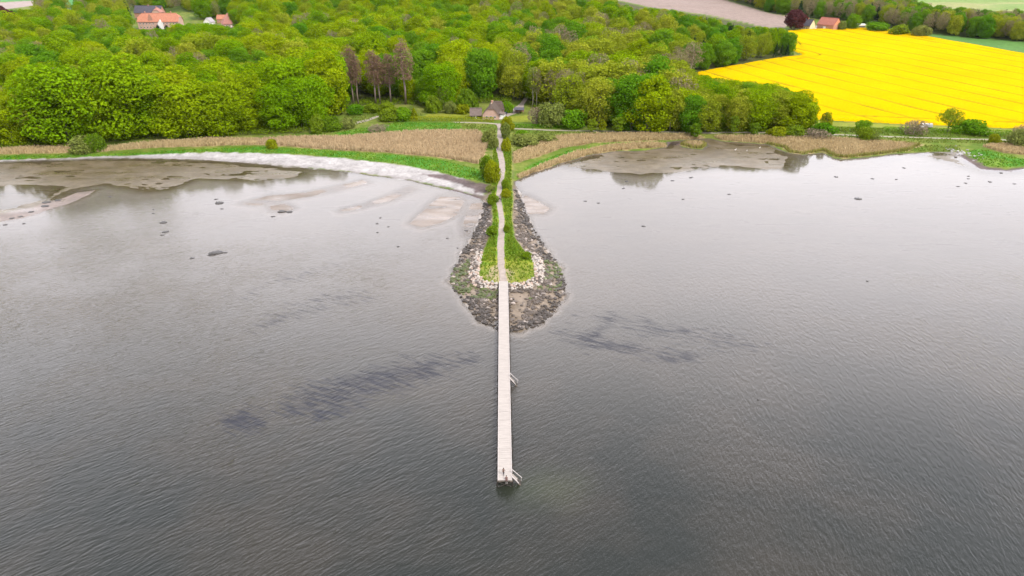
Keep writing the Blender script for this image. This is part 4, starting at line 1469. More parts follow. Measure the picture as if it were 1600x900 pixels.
def car(loc, rz, label):
    r = empty('parked_car', loc, rz)
    tag(r, label, 'car')
    prof = [(-2.1, .35), (-2.15, .75), (-1.3, .92), (-.7, 1.42), (.9, 1.45), (1.75, .98), (2.1, .9), (2.12, .35)]
    b = MB()
    n = len(prof)
    Y = [(-.86, 1), (.86, 1)]
    for s in (-1, 1):
        b.poly([(x, s * (.86 if z < 1 else .68), z) for x, z in prof])
    for i in range(n):
        (x0, z0), (x1, z1) = prof[i], prof[(i + 1) % n]
        y0, y1 = (.86 if z0 < 1 else .68), (.86 if z1 < 1 else .68)
        b.poly([(x0, -y0, z0), (x1, -y1, z1), (x1, y1, z1), (x0, y0, z0)])
    b.build('body', M_car, r)
    for s in (-1, 1):
        MB().poly([(-1.1, s * .80, .99), (1.55, s * .80, 1.02), (.85, s * .70, 1.38), (-.62, s * .70, 1.36)]).build('side_window', M_glass, r)
        MB().box(-2.19, -2.13, s * .6 - .18, s * .6 + .18, .62, .76).build('headlight', M_lamp, r)
        for x in (-1.3, 1.3):
            w = MB().tube([(x, s * .68, .32), (x, s * .90, .32)], .32, 14).build('wheel', M_tyre, r)
            MB().tube([(x, s * .895, .32), (x, s * .915, .32)], .19, 10).build('rim', M_rim, w)
    MB().poly([(-1.27, -.74, .945), (-1.27, .74, .945), (-.74, .66, 1.40), (-.74, -.66, 1.40)]).build('windscreen', M_glass, r)
    return r


car(spot(788.5, 179.5) + Vector((0, 0, .15)), 1.2, 'dark blue car parked on the gravel yard beside the cottage')

# white trailer and the tunnel at the field edge
M_tarp = simple('white_sheeting', (0.80, 0.79, 0.80), 0.45, 0.05, 1)
t0 = spot(1446, 200)
k = mpp(t0)
tr = empty('covered_trailer', t0, 0.04)
tag(tr, 'white round-topped covered trailer at the rapeseed field edge', 'trailer')
LN = 9 * k
cov = MB()
arc = [(-1.2 * math.cos(a), .9 + 1.7 * math.sin(a)) for a in np.linspace(0, math.pi, 10)]
arc = [(-1.25, .7)] + arc + [(1.25, .7)]
for (y0, z0), (y1, z1) in zip(arc[:-1], arc[1:]):
    cov.poly([(-LN, y0, z0), (LN, y0, z0), (LN, y1, z1), (-LN, y1, z1)])
cov.poly([(-LN, y, z) for y, z in arc]).poly([(LN, y, z) for y, z in arc])
cov.build('cover', M_tarp, tr)
MB().box(-LN, LN, -1.2, 1.2, .5, .69).build('chassis', M_black, tr)
for x in (-LN * .6, LN * .6):
    for s in (-1, 1):
        MB().tube([(x, s * 1.0, .35), (x, s * 1.22, .35)], .38, 12).build('wheel', M_tyre, tr)
t1 = spot(1343, 44.5)
k = mpp(t1)
tr = empty('covered_trailer', t1 + Vector((0, 0, .5)), 0.02)
tag(tr, 'flat white roofed trailer behind the rapeseed field top edge', 'trailer')
LN = 7 * k
MB().box(-LN, LN, -1.6, 1.6, 2.2, 3.6).poly([(-LN - .4, -2, 3.62), (LN + .4, -2, 3.62), (LN + .4, 0, 4.3), (-LN - .4, 0, 4.3)]).poly([(-LN - .4, 2, 3.62), (LN + .4, 2, 3.62), (LN + .4, 0, 4.3), (-LN - .4, 0, 4.3)]).build('cover', M_tarp, tr)
MB().box(-LN, LN, -1.5, 1.5, .7, 2.19).build('side_panel', M_slate, tr)
for x in (-LN * .6, LN * .6):
    for s in (-1, 1):
        MB().tube([(x, s * 1.3, .45), (x, s * 1.55, .45)], .5, 12).build('wheel', M_tyre, tr)

# pale stones of the small outlet in the right shore
pc = flat(1507, 234, 1.0)
Pn = np.array([[pc[0] - 3, pc[1] - 4]]) + RNG.normal(0, 1, (60, 2)) * np.array([[2.6, 5.0]])
V, F, C = rubble(Pn, .3, .8, np.tile([[.33, .31, .31]], (60, 1)), 9)
tag(link('rubble', fast_mesh('rubble', V, F, M_rub, {'Col': C})), 'pale stone heap at the small outlet left of the green bank', 'rubble', kind='stuff')

# ------------------------------------------------------------------ trees and bushes
def leaf_quads(C, Nrm, size, rg, jitter=0.55, aspect=1.0):
    n = len(C)
    N_ = Nrm + rg.normal(0, jitter, (n, 3))
    N_ /= np.linalg.norm(N_, axis=1)[:, None] + 1e-9
    r = rg.normal(0, 1, (n, 3))
    T = np.cross(N_, r)
    T /= np.linalg.norm(T, axis=1)[:, None] + 1e-9
    B = np.cross(N_, T)
    s = size * (0.55 + 0.9 * rg.random((n, 1)))
    V = np.stack([C - T * s, C - B * s * .7 * aspect, C + T * s, C + B * s * .7 * aspect], 1)
    V += N_[:, None, :] * (np.array([-.25, .1, -.25, .1])[None, :, None] * s[:, None, :])
    return V.reshape(-1, 3), np.arange(n * 4).reshape(n, 4)


def crown(name, seed, R, z0, z1, lobes, per, size, mat, shape='round', lobe_r=(0.30, 0.46), gap=0.0, jitter=0.55):
    rg = np.random.default_rng(seed)
    H = z1 - z0
    Cs, Ns, Vs = [], [], []
    ph = rg.random(3) * 6.28
    uneven = 0.0 if shape in ('cone', 'spindle') else (0.24 if R > 5 else 0.36)
    ga = math.pi * (3 - math.sqrt(5))
    for i in range(lobes):
        t = (i + 0.5) / lobes
        if shape == 'round':
            prof = (math.sin(math.pi * min(1, (t * 0.80 + 0.12))) ** 0.75)
        elif shape == 'column':
            prof = math.sin(math.pi * (t * .82 + .10)) ** .5
        elif shape == 'spindle':
            prof = math.sin(math.pi * (t * .80 + .17)) ** .9
        elif shape == 'cone':
            prof = (1 - t) ** 0.8 + 0.06
        else:                                          # umbrella
            prof = math.sin(math.pi * (t * .55 + .42)) ** .6 if t > .15 else .35
        a = i * ga + rg.normal(0, .3)
        swell = 1.0 + uneven * (math.sin(a * 2 + ph[0]) * .5 + math.sin(a * 3 + t * 5 + ph[1]) * .5 + math.sin(t * 9 + a + ph[2]) * .5)
        rr = R * 0.74 * prof * (0.80 + .40 * rg.random()) * swell
        lr = R * rg.uniform(*lobe_r) * (0.75 + .35 * prof)
        c = np.array([rr * math.cos(a), rr * math.sin(a), z0 + H * (0.06 + 0.86 * t) + rg.normal(0, .03 * H)])
        if shape == 'cone':
            lr *= (0.35 + .65 * (1 - t))
        if rg.random() < gap:
            continue
        out = np.array([math.cos(a) * prof, math.sin(a) * prof, (t - .42) * 1.4])
        out /= np.linalg.norm(out) + 1e-9
        n = int(per * (lr / (R * .38)) ** 2)
        dv = rg.normal(0, 1, (n * 2, 3))
        dv /= np.linalg.norm(dv, axis=1)[:, None]
        dv = dv[(dv @ out + 0.5 * dv[:, 2]) > -0.45][:n]
        rad = lr * (0.80 + .28 * rg.random((len(dv), 1)))
        p = c + dv * rad * np.array([1.0, 1.0, 0.80])
        Cs.append(p)
        Ns.append(dv * .8 + out * .25 + np.array([0, 0, .25]))
        tint = rg.random()
        Vs.append(np.clip(0.30 * tint + 0.55 * rg.random(len(p)) + .10, 0, 1))
    # deep inner leaves so that one does not see through
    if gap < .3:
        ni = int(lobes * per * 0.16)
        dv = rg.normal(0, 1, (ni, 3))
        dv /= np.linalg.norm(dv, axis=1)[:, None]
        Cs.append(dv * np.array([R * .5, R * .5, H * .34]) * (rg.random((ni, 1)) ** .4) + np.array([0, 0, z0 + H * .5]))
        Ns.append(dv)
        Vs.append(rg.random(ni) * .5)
    Cc, Nn, vv = np.vstack(Cs), np.vstack(Ns), np.concatenate(Vs)
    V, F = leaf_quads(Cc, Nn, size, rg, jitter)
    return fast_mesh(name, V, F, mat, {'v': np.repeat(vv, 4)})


def trunk(name, seed, h, r, mat, limbs=6, spread=4.0, top=0.75):
    rg = random.Random(seed)
    b = MB()
    pts = [(rg.uniform(-.25, .25) * k, rg.uniform(-.25, .25) * k, h * k / 4 * top) for k in range(5)]
    pts[0] = (0, 0, -1.0)
    b.tube(pts, [r * 1.25, r, r * .8, r * .55, r * .25], 8)
    for i in range(limbs):
        t = rg.uniform(.3, .95) * top
        a = rg.uniform(0, 6.28)
        s = spread * rg.uniform(.5, 1)
        p0 = Vector((0, 0, h * t * .95))
        p2 = p0 + Vector((math.cos(a) * s, math.sin(a) * s, s * rg.uniform(.5, 1.1)))
        pm = p0.lerp(p2, .5) + Vector((0, 0, -.12 * s))
        b.tube([p0, pm, p2], [r * .4, r * .25, r * .08], 6)
    o = b.build(name, mat, None, True)
    me = o.data
    bpy.data.objects.remove(o)
    return me


M_bark = simple('grey_bark', (0.16, 0.135, 0.11), 0.9, 0.25, 2.0)
M_palebark = simple('pale_bark', (0.34, 0.30, 0.25), 0.85, 0.2, 1.5)
M_deadbark = simple('dead_spruce_bark', (0.25, 0.19, 0.16), 0.9, 0.2, 1.5)
L_beech = leafy('beech_leaves', (0.115, 0.265, 0.003), (0.28, 0.345, 0.004), .2)
L_oak = leafy('oak_leaves', (0.20, 0.275, 0.009), (0.31, 0.335, 0.024), .2)
L_ash = leafy('budding_twigs', (0.21, 0.20, 0.08), (0.27, 0.21, 0.13), .15)
L_dark = leafy('maple_leaves', (0.075, 0.215, 0.007), (0.165, 0.30, 0.010), .25)
L_spruce = leafy('spruce_needles', (0.022, 0.055, 0.022), (0.04, 0.075, 0.02), .1)
L_dead = leafy('dead_spruce_twigs', (0.20, 0.122, 0.085), (0.25, 0.16, 0.108), .1)
L_copper = leafy('copper_leaves', (0.085, 0.028, 0.035), (0.115, 0.04, 0.04), .2)
L_bush = leafy('bush_leaves', (0.10, 0.20, 0.010), (0.20, 0.27, 0.014), .3)
L_gold = leafy('yellow_green_leaves', (0.21, 0.27, 0.006), (0.29, 0.31, 0.012), .3)
L_sage = leafy('sage_leaves', (0.16, 0.215, 0.035), (0.23, 0.26, 0.065), .25)
L_twig = leafy('bare_thicket_twigs', (0.24, 0.19, 0.13), (0.27, 0.215, 0.145), .1)

# unit plants: (crown mesh, trunk mesh, crown radius, height)
U = {}
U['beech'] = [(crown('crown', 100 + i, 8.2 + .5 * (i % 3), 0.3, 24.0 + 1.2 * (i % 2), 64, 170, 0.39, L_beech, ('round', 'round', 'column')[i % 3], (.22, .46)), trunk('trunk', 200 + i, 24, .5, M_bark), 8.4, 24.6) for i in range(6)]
U['maple'] = [(crown('crown', 110 + i, 7.5, 1.0, 23.0, 54, 150, 0.40, L_dark, 'round'), trunk('trunk', 210 + i, 23, .45, M_bark), 8.0, 23.6) for i in range(3)]
U['oak'] = [(crown('crown', 120 + i, 7.5, 1.5, 22.0, 64, 95, 0.36, L_oak, 'round', (.26, .40), .05, .8), trunk('trunk', 220 + i, 22, .5, M_bark, 9), 8.0, 22.6) for i in range(4)]
U['ash'] = [(crown('crown', 130 + i, 6.0, 5.0, 23.0, 52, 42, 0.30, L_ash, 'round', (.26, .42), .12, 1.2), trunk('trunk', 230 + i, 23, .38, M_palebark, 12, 4.5, .9), 6.4, 23.5) for i in range(4)]
U['spruce'] = [(crown('crown', 140 + i, 3.4, 1.5, 20.0, 60, 50, 0.40, L_spruce, 'cone', (.25, .4)), trunk('trunk', 240 + i, 20, .3, M_bark, 0), 3.4, 20) for i in range(2)]
U['dead'] = [(crown('crown', 150 + i, 3.5, 11.0, 31.5, 120, 34, 0.22, L_dead, 'spindle', (.24, .42), .08, 1.3), trunk('trunk', 250 + i, 31, .34, M_deadbark, 10, 2.0, .98), 3.1, 31) for i in range(3)]
U['copper'] = [(crown('crown', 160, 7.5, 2.0, 18.0, 55, 95, 0.5, L_copper, 'round'), trunk('trunk', 260, 18, .5, M_bark), 8, 18.5)]
U['umbrella'] = [(crown('crown', 165, 7.0, 5.0, 13.0, 48, 60, 0.34, L_oak, 'umbrella', (.22, .36), .12, .9), trunk('trunk', 265, 13, .38, M_bark, 12, 5.0, .7), 7.2, 13)]
for nm, mt, sd in (('bush', L_bush, 170), ('gold', L_gold, 175), ('sage', L_sage, 180), ('maplebush', L_dark, 185)):
    U[nm] = [(crown('crown', sd + i, 3.0, 0.0, 4.6, 26, 70, 0.26, mt, 'round', (.34, .52)), None, 3.2, 4.8) for i in range(2)]
U['twig'] = [(crown('crown', 190, 3.0, 0.3, 4.6, 30, 40, 0.17, L_twig, 'round', (.3, .5), .05, 1.3), trunk('trunk', 290, 4.5, .1, M_palebark, 10, 1.8), 3.2, 4.8)]
U['conegold'] = [(crown('crown', 195, 2.2, .2, 7.0, 40, 50, 0.24, L_gold, 'cone', (.3, .5)), trunk('trunk', 295, 7, .15, M_bark, 0), 2.2, 7)]
U['sapling'] = [(crown('crown', 196 + i, 2.0, 1.0, 7.5, 26, 45, 0.24, L_gold if i else L_bush, 'column', (.32, .5), .1), trunk('trunk', 296, 7.5, .12, M_palebark, 6, 1.0), 2.1, 7.6) for i in range(2)]
U['birch'] = [(crown('crown', 198 + i, 3.6, 9.0, 23.0, 40, 40, 0.30, L_sage if i else L_ash, 'column', (.26, .42), .12, 1.1), trunk('trunk', 298 + i, 23, .2, M_palebark, 10, 2.4, .97), 3.9, 23) for i in range(2)]


def plant(name, kind, loc, h=None, w=None, label=None, cat='tree', group=None, variant=None, rz=None):
    """copies the unit plant: an Empty at the foot with crown and trunk, or one mesh when it has no trunk"""
    cm, tm, R, H = U[kind][variant if variant is not None else random.randrange(len(U[kind]))]
    sz = (h or H) / H
    sx = (w / (2 * R)) if w else sz
    rz = random.uniform(0, 6.28) if rz is None else rz
    if tm is None:
        o = link(name, cm)
        o.location, o.scale, o.rotation_euler = loc, (sx, sx, sz), (0, 0, rz)
    else:
        o = empty(name, loc, rz)
        o.scale = (sx, sx, sz)
        link('crown', cm, o)
        link('trunk', tm, o)
    return tag(o, label, cat, group)


def px_plant(name, kind, px, py, wpx, hpx, label, cat='tree', group=None, variant=None):
    """stands on the ground seen at (px, py), as wide and high as it shows"""
    p = spot(px, py)
    k = mpp(p)
    d_ = math.hypot(p.x, p.y)
    ca = d_ / math.hypot(d_, CAM_H - p.z)
    return plant(name, kind, p - Vector((0, 0, .1)), hpx * k / ca * 0.97, wpx * k, label, cat, group, variant)


# ---- the single trees and bushes
for px, py, hp, dx in ((541, 164, 82, 15), (553, 163, 88, 17), (560, 163, 78, 15), (587, 162, 82, 20), (594, 161, 74, 17), (611, 161, 76, 19), (634, 163, 97, 24)):
    n = {541: 'leftmost, thin', 553: 'second from left, tall', 560: 'third from left, close to its neighbour', 587: 'fourth from left', 594: 'middle, half behind another', 611: 'pale orange-brown', 634: 'rightmost and tallest'}[px]
    px_plant('dead_spruce', 'dead', px, py, dx * 1.15, hp, f'{n} of the brown dead spruces on the forest edge', 'tree', 'dead spruces')
SINGLE = [
    ('copper_beech', 'copper', 1240, 47, 29, 31, 'dark red copper beech left of the farmhouse', 'tree'),
    ('copper_beech', 'copper', 6, 52, 38, 42, 'dark purple tree at the top left edge of the photo', 'tree'),
    ('field_oak', 'umbrella', 1480, 206, 40, 36, 'wide umbrella-shaped olive tree before the yellow field', 'tree'),
    ('bush', 'maplebush', 1512, 208, 46, 21, 'dark green rounded bush right of the umbrella-shaped tree', 'bush'),
    ('bush', 'twig', 1428, 210, 38, 22, 'greyish bare round bush left of the white covered trailer', 'bush'),
    ('bush', 'bush', 1352, 219, 26, 20, 'green bush with reddish neighbour below the shore path', 'bush'),
    ('bush', 'sage', 1364, 220, 16, 14, 'sage coloured bush touching a greener one below the shore path', 'bush'),
    ('bush', 'gold', 1552, 224, 16, 15, 'yellow-green bush on the shore path near the right edge', 'bush'),
    ('bush', 'sage', 1592, 228, 34, 26, 'pale sage bush cut by the right edge of the photo', 'bush'),
    ('bush', 'twig', 1594, 216, 26, 20, 'pinkish grey bush above the pale sage bush at right edge', 'bush'),
    ('sapling', 'sapling', 1288, 208, 18, 35, 'slim olive tree at the lower left corner of the yellow field', 'tree'),
    ('bush', 'maplebush', 1347, 205, 22, 18, 'dark bush on the lower edge of the yellow field', 'bush'),
    ('bush', 'maplebush', 1285, 212, 30, 20, 'dark green bush under the slim olive tree', 'bush'),
    ('bush', 'bush', 1240, 213, 34, 16, 'low bush right of the forest end beside the shore path', 'bush'),
    ('bush', 'gold', 1215, 213, 30, 15, 'yellow-green low bush on the shore path below the forest', 'bush'),
    ('bush', 'twig', 1275, 216, 40, 14, 'grey-brown scrub below the shore path at the forest end', 'bush'),
    ('bush', 'gold', 769, 284, 22, 34, 'yellow-green bush left of the causeway path, nearest its root', 'bush'),
    ('bush', 'bush', 763, 277, 20, 34, 'large green bush left of the causeway beside the reed bed', 'bush'),
    ('bush', 'sage', 765, 224, 22, 21, 'grey-green willow bush at the right end of the reed bed', 'bush'),
    ('bush', 'sage', 772, 231, 14, 17, 'small olive bush just below the grey-green willow bush', 'bush'),
    ('bush', 'gold', 791, 236, 14, 20, 'round bright yellow-green bush right of the causeway path', 'bush'),
    ('bush', 'sage', 790, 215, 15, 22, 'tall olive bush right of the path below the cottage', 'bush'),
    ('bush', 'gold', 792, 204, 18, 22, 'yellow olive bush where the paths meet below the cottage', 'bush'),
    ('bush', 'bush', 790, 295, 12, 15, 'dark green bush right of the path at the causeway waist', 'bush'),
    ('bush', 'gold', 791, 308, 14, 13, 'yellow-green bush right of the path beside the walkers', 'bush'),
    ('bush', 'bush', 769, 318, 16, 15, 'dark green bush left of the path beside the walkers', 'bush'),
    ('bush', 'bush', 768, 366, 17, 13, 'green bush left of the path near the causeway tip', 'bush'),
    ('bush', 'bush', 791, 362, 9, 12, 'small green bush right of the path near the causeway tip', 'bush'),
    ('bush', 'bush', 822, 402, 15, 9, 'low dark green bush on the right corner of the grass tip', 'bush'),
    ('bush', 'sage', 766, 298, 14, 9, 'pale low bush at the dark wrack left of the causeway', 'bush'),
    ('bush', 'bush', 153, 235, 24, 26, 'bright green bush in front of the forest by the reed fringe', 'bush'),
    ('bush', 'sage', 132, 236, 40, 22, 'grey-green rounded thicket before the forest by the reed fringe', 'bush'),
    ('bush', 'gold', 425, 231, 18, 14, 'round yellow-green bush alone on the grass above the beach', 'bush'),
    ('bush', 'twig', 838, 195, 26, 28, 'pinkish brown bare bush right of the carport', 'bush'),
    ('bush', 'sage', 862, 197, 40, 34, 'big sage green bush right of the pinkish brown bare bush', 'bush'),
    ('bush', 'maplebush', 893, 199, 40, 28, 'dark green bush behind the shore path right of the sage bush', 'bush'),
    ('sapling', 'sapling', 925, 207, 14, 22, 'leftmost of three bright slim saplings by the shore path', 'tree'),
    ('sapling', 'sapling', 941, 206, 12, 20, 'middle one of three bright slim saplings by the shore path', 'tree'),
    ('sapling', 'sapling', 966, 208, 20, 26, 'rightmost and widest of three bright saplings by the shore path', 'tree'),
    ('sapling', 'sapling', 1085, 216, 17, 24, 'green sapling standing in the reeds before the creek mouth', 'tree'),
    ('sapling', 'sapling', 1146, 210, 13, 30, 'slender yellow-green tree on the shore path below the forest', 'tree'),
    ('sapling', 'sapling', 1178, 211, 16, 20, 'low green sapling by the shore path right of the slender tree', 'tree'),
    ('sapling', 'sapling', 912, 199, 7, 34, 'thin pale stem with few leaves left of the three saplings', 'tree'),
    ('conifer', 'conegold', 647, 186, 12, 20, 'bright yellow-green cone-shaped tree at the left end of the hedge', 'tree'),
    ('bush', 'bush', 677, 176, 22, 24, 'rounded green tree left of the lawn beside the cone-shaped tree', 'bush'),
    ('bush', 'sage', 693, 170, 20, 32, 'grey-green tall bush behind the lawn', 'bush'),
    ('bush', 'sage', 704, 177, 18, 19, 'round olive bush standing on the lawn edge', 'bush'),
    ('bush', 'bush', 729, 172, 28, 30, 'big round green bush behind the lawn left of the shed', 'bush'),
    ('bush', 'gold', 722, 177, 24, 14, 'low yellow-green bush at the back of the lawn', 'bush'),
    ('bush', 'maplebush', 793, 176, 16, 18, 'dark green bush behind the car', 'bush'),
    ('bush', 'maplebush', 632, 188, 24, 20, 'dark green bush left of the yellow-green cone-shaped tree', 'bush'),
    ('bush', 'bush', 610, 188, 32, 18, 'green shrub right of the short pale forest path', 'bush'),
    ('bush', 'sage', 545, 200, 20, 16, 'pale flowering bush left of the short pale forest path', 'bush'),
    ('bush', 'bush', 520, 204, 28, 22, 'bright green shrub under the forest left of the pale bush', 'bush'),
    ('bush', 'bush', 496, 207, 22, 26, 'bright green shrub under the golden forest edge trees', 'bush'),
    ('bush', 'maplebush', 555, 178, 26, 15, 'dark shrub below the dead spruces', 'bush'),
    ('bush', 'bush', 580, 175, 26, 13, 'green shrub below the middle dead spruces', 'bush'),
    ('bush', 'bush', 605, 174, 26, 13, 'green shrub below the right-hand dead spruces', 'bush'),
    ('bush', 'twig', 590, 206, 30, 12, 'greyish thin scrub in the grass above the reed bed', 'bush'),
    ('bush', 'maplebush', 815, 216, 20, 12, 'dark scrub right of the path below the right hedge', 'bush'),
    ('bush', 'sage', 822, 226, 36, 16, 'wide olive scrub between the path and the tan reeds', 'bush'),
    ('bush', 'sage', 850, 219, 32, 11, 'olive scrub below the shore path next to the wide scrub', 'bush'),
    ('topiary', 'spruce', 247.5, 47, 9, 9, 'left one of two dark clipped shrubs before the manor door', 'bush'),
    ('topiary', 'spruce', 261, 47, 8, 9, 'right one of two dark clipped shrubs before the manor door', 'bush'),
    ('bush', 'sage', 1313, 47, 13, 13, 'pale rounded tree right of the red brick barn', 'bush'),
    ('leafy_tree', 'maple', 1331, 46, 22, 24, 'bright green tree left of the flat white trailer', 'tree'),
    ('bush', 'maplebush', 1370, 48, 34, 13, 'dark green hedge-like thicket right of the flat white trailer', 'bush'),
    ('bush', 'bush', 1405, 54, 26, 14, 'green bush left of the round grey-green tree', 'bush'),
    ('bush', 'sage', 1437, 57, 22, 17, 'round grey-green tree at the right corner of the field top', 'bush'),
    ('leafy_tree', 'beech', 1010, 205, 66, 82, 'large round bright tree standing proud of the forest right of the path', 'tree'),
    ('spruce_tree', 'spruce', 1084, 109, 11, 22, 'small dark conifer at the left tip of the yellow field', 'tree'),
    ('spruce_tree', 'spruce', 1229, 88, 7, 21, 'dark conifer at the very corner of the wood by the field', 'tree'),
    ('spruce_tree', 'spruce', 1220, 89, 8, 22, 'dark conifer second from the wood corner by the field', 'tree'),
    ('spruce_tree', 'spruce', 1211, 90, 8, 26, 'dark conifer third from the wood corner by the field', 'tree'),
    ('leafy_tree', 'beech', 320, 30, 28, 38, 'vivid light green tall tree between manor and steep red roof', 'tree'),
    ('spruce_tree', 'spruce', 124, 14, 10, 12, 'dark conifer on the green field near the top left', 'tree'),
]
AVOID = [(*spot(px, py)[:2], 11.0) for px, py in ((541, 164), (556, 163), (587, 162), (597, 161), (611, 161), (634, 163))]
for n_, kd, px, py, w, h, lab, cat in SINGLE:
    px_plant(n_, kd, px, py, w, h, lab, cat)
    if cat == 'tree' and h > 40:
        AVOID.append((*spot(px, py)[:2], 7.0))
for i, (px, py, w, h) in enumerate(((832, 168, 18, 62), (838, 168, 16, 60), (858, 168, 17, 60), (866, 167, 15, 56), (873, 168, 15, 58), (893, 172, 18, 62), (899, 173, 17, 58))):
    o_ = ('first', 'second', 'third', 'fourth', 'fifth', 'sixth', 'last')[i]
    px_plant('birch_tree', 'birch', px, py, w, h, f'{o_} from the cottage of the pale thin-stemmed trees right of it', 'tree', 'pale thin-stemmed trees right of the cottage')

# ---- hedges
def hedge(label, pts, width, hgt, mat, seed):
    a = np.array(pts, float)
    c = place(a[:, 0], a[:, 1])[:, :2]
    rg = np.random.default_rng(seed)
    Cs, Ns = [], []
    for p, q_ in zip(c[:-1], c[1:]):
        L_ = np.hypot(*(q_ - p))
        n = int(L_ * 55)
        t = rg.random((n, 1))
        nn = np.array([-(q_ - p)[1], (q_ - p)[0]]) / L_
        cr_ = rg.random(n) * (2 * hgt + width)
        y = np.where(cr_ < hgt, -width / 2, np.where(cr_ < hgt + width, cr_ - hgt - width / 2, width / 2))
        z = np.where(cr_ < hgt, cr_, np.where(cr_ < hgt + width, hgt, 2 * hgt + width - cr_))
        xy = p + (q_ - p) * t + nn[None] * y[:, None]
        Cs.append(np.c_[xy, height(xy) + z + rg.normal(0, .08, n)])
        nz = np.where((cr_ >= hgt) & (cr_ < hgt + width), 1.0, .3)
        Ns.append(np.c_[nn[None] * np.sign(y)[:, None] * (1 - nz)[:, None], nz])
    V, F = leaf_quads(np.vstack(Cs), np.vstack(Ns), .22, rg, .5)
    o = link('hedge', fast_mesh('hedge', V, F, mat, {'v': np.repeat(rg.random(len(V) // 4), 4)}))
    tag(o, label, 'hedge')


hedge('long clipped bright green hedge before the cottage lawn', [(640, 188.8), (700, 188.8), (745, 189.2), (772, 189.8)], 2.2, 2.2, L_gold, 1)
hedge('long dark green hedge along the shore path right of the cottage', [(800, 198.5), (850, 199.5), (910, 201)], 2.0, 1.6, L_dark, 2)
hedge('dark green hedgerow under the right part of the yellow field', [(1380, 206), (1450, 208), (1530, 210), (1600, 213), (1700, 217)], 3.0, 2.6, L_dark, 3)
hedge('green hedgerow under the lower left corner of the yellow field', [(1290, 204), (1340, 206), (1380, 207)], 2.6, 2.2, L_bush, 4)

# ---- the forest
def front_depth(P):
    return P[:, 1] - np.interp(P[:, 0], FRONT[:, 0], FRONT[:, 1])


FRONT = gpoly([(-260, 236), (0, 233), (130, 224), (250, 216), (400, 211), (470, 208), (500, 196), (520, 184), (560, 164), (640, 163), (690, 170),
               (720, 162), (790, 160), (812, 158), (840, 172), (890, 184), (930, 196), (1000, 203), (1080, 207), (1180, 207), (1262, 204)])
FRONT = FRONT[np.argsort(FRONT[:, 0])]


def poisson(poly, r0, r1, edge, tries=60000, seed=1):
    rg = np.random.default_rng(seed)
    lo, hi = poly.min(0), poly.max(0)
    P = lo + rg.random((tries, 2)) * (hi - lo)
    P = P[sdf(poly, P, 5.0) > edge]
    grid, out, cs = {}, [], r1
    for p in P:
        r = r0 + (r1 - r0) * min(1, max(0, (p[1] - 380) / 500))
        key = (int(p[0] // cs), int(p[1] // cs))
        if any((p[0] - q[0]) ** 2 + (p[1] - q[1]) ** 2 < r * r for i in (-1, 0, 1) for j in (-1, 0, 1) for q in grid.get((key[0] + i, key[1] + j), ())):
            continue
        grid.setdefault(key, []).append(p)
        out.append(p)
    return np.array(out)


CLEAR = [(*spot(px, py)[:2], r) for px, py, r in ((249, 47, 26), (225, 48, 16), (270, 48, 16), (249, 52, 18), (225, 54, 10), (362, 46, 14), (362, 52, 9), (346, 38, 10), (373, 34, 9), (324, 40, 9), (232, 31, 24), (246, 31, 9), (318, 33, 10))]
CHUNK = gpoly([(870, 182), (930, 196.5), (1000, 203.5), (1080, 207), (1180, 207), (1264, 204.5), (1260, 186), (1180, 148), (1100, 118), (1050, 140), (960, 165)])
trees = []
for nm, poly, r0, r1, edge in (('forest', FOREST, 13.0, 16.5, 4.0), ('chunk', CHUNK, 7.5, 8.5, 1.0), ('park', PARK, 13, 16, 3.0), ('strip', WOOD_R, 7, 9, 1.0)):
    if nm == 'chunk':
        nm = 'forest'
        trees = [t for t in trees if sdf(CHUNK, t[1][None], 5.0)[0] < 0]
    for p in poisson(poly, r0, r1, edge, 90000 if nm == 'forest' else 30000, hash(nm) % 7 if False else len(nm)):
        trees.append((nm, p))
pos = np.array([t[1] for t in trees])
pz = height(pos)
ppx, ppy = project(np.c_[pos, pz])
tpx, tpy = project(np.c_[pos, pz + 24])
inview = (ppx > -120) & (ppx < 1720) & (tpy > -45)
clear_ok = np.ones(len(pos), bool)
for x, y, r in CLEAR + AVOID:
    clear_ok &= (pos[:, 0] - x) ** 2 + (pos[:, 1] - y) ** 2 > r * r
# the drive behind the cottage and the path under the trees stay open
for x, y in place([797, 808, 815, 823], [178, 173, 163, 152])[:, :2]:
    clear_ok &= (pos[:, 0] - x) ** 2 + (pos[:, 1] - y) ** 2 > 6.5 ** 2
keep = inview & clear_ok
trees = [t for t, k in zip(trees, keep) if k]
pos, pz, ppx, ppy = pos[keep], pz[keep], ppx[keep], ppy[keep]
fd = front_depth(pos)
mixn = vnoise(pos, 70.0, 88)
mix2 = vnoise(pos, 28.0, 89)
rnd = RNG.random(len(pos))
CAPX = [-300, 62, 70, 102, 106, 122, 126, 203, 206, 268, 276, 292, 300, 330, 338, 350, 378, 384, 388, 935, 960, 1000, 1040, 1080, 1130, 1160, 1200, 1235, 1240, 2000]
CAPY = [14, 14, -90, -90, 13, 13, -90, -90, 44, 44, 36, 36, 36, 36, 33, 40, 40, 34, -90, -90, 3, 12, 12, 22, 30, 41, 40, 48, -90, -90]
CAP_D = np.where(ppx < 400, np.where(ppx < 130, 2000, 792), 2000)


def cap_height(i):
    """trees in front of the houses and the far fields stay low enough to leave them in sight"""
    ty = np.interp(ppx[i], CAPX, CAPY)
    if ppx[i] > 1060 and ppy[i] > 118:
        ty = np.interp(ppx[i], [1060, 1085, 1130, 1180, 1220, 1250, 1268, 1280], [90, 117, 123, 128, 134, 146, 168, 172])
    if ty < -50 or pos[i, 1] > CAP_D[i]:
        return 99.0
    dx, dy, dz = ray(ppx[i], ty)
    return CAM_H + dz * pos[i, 1] / dy - pz[i]


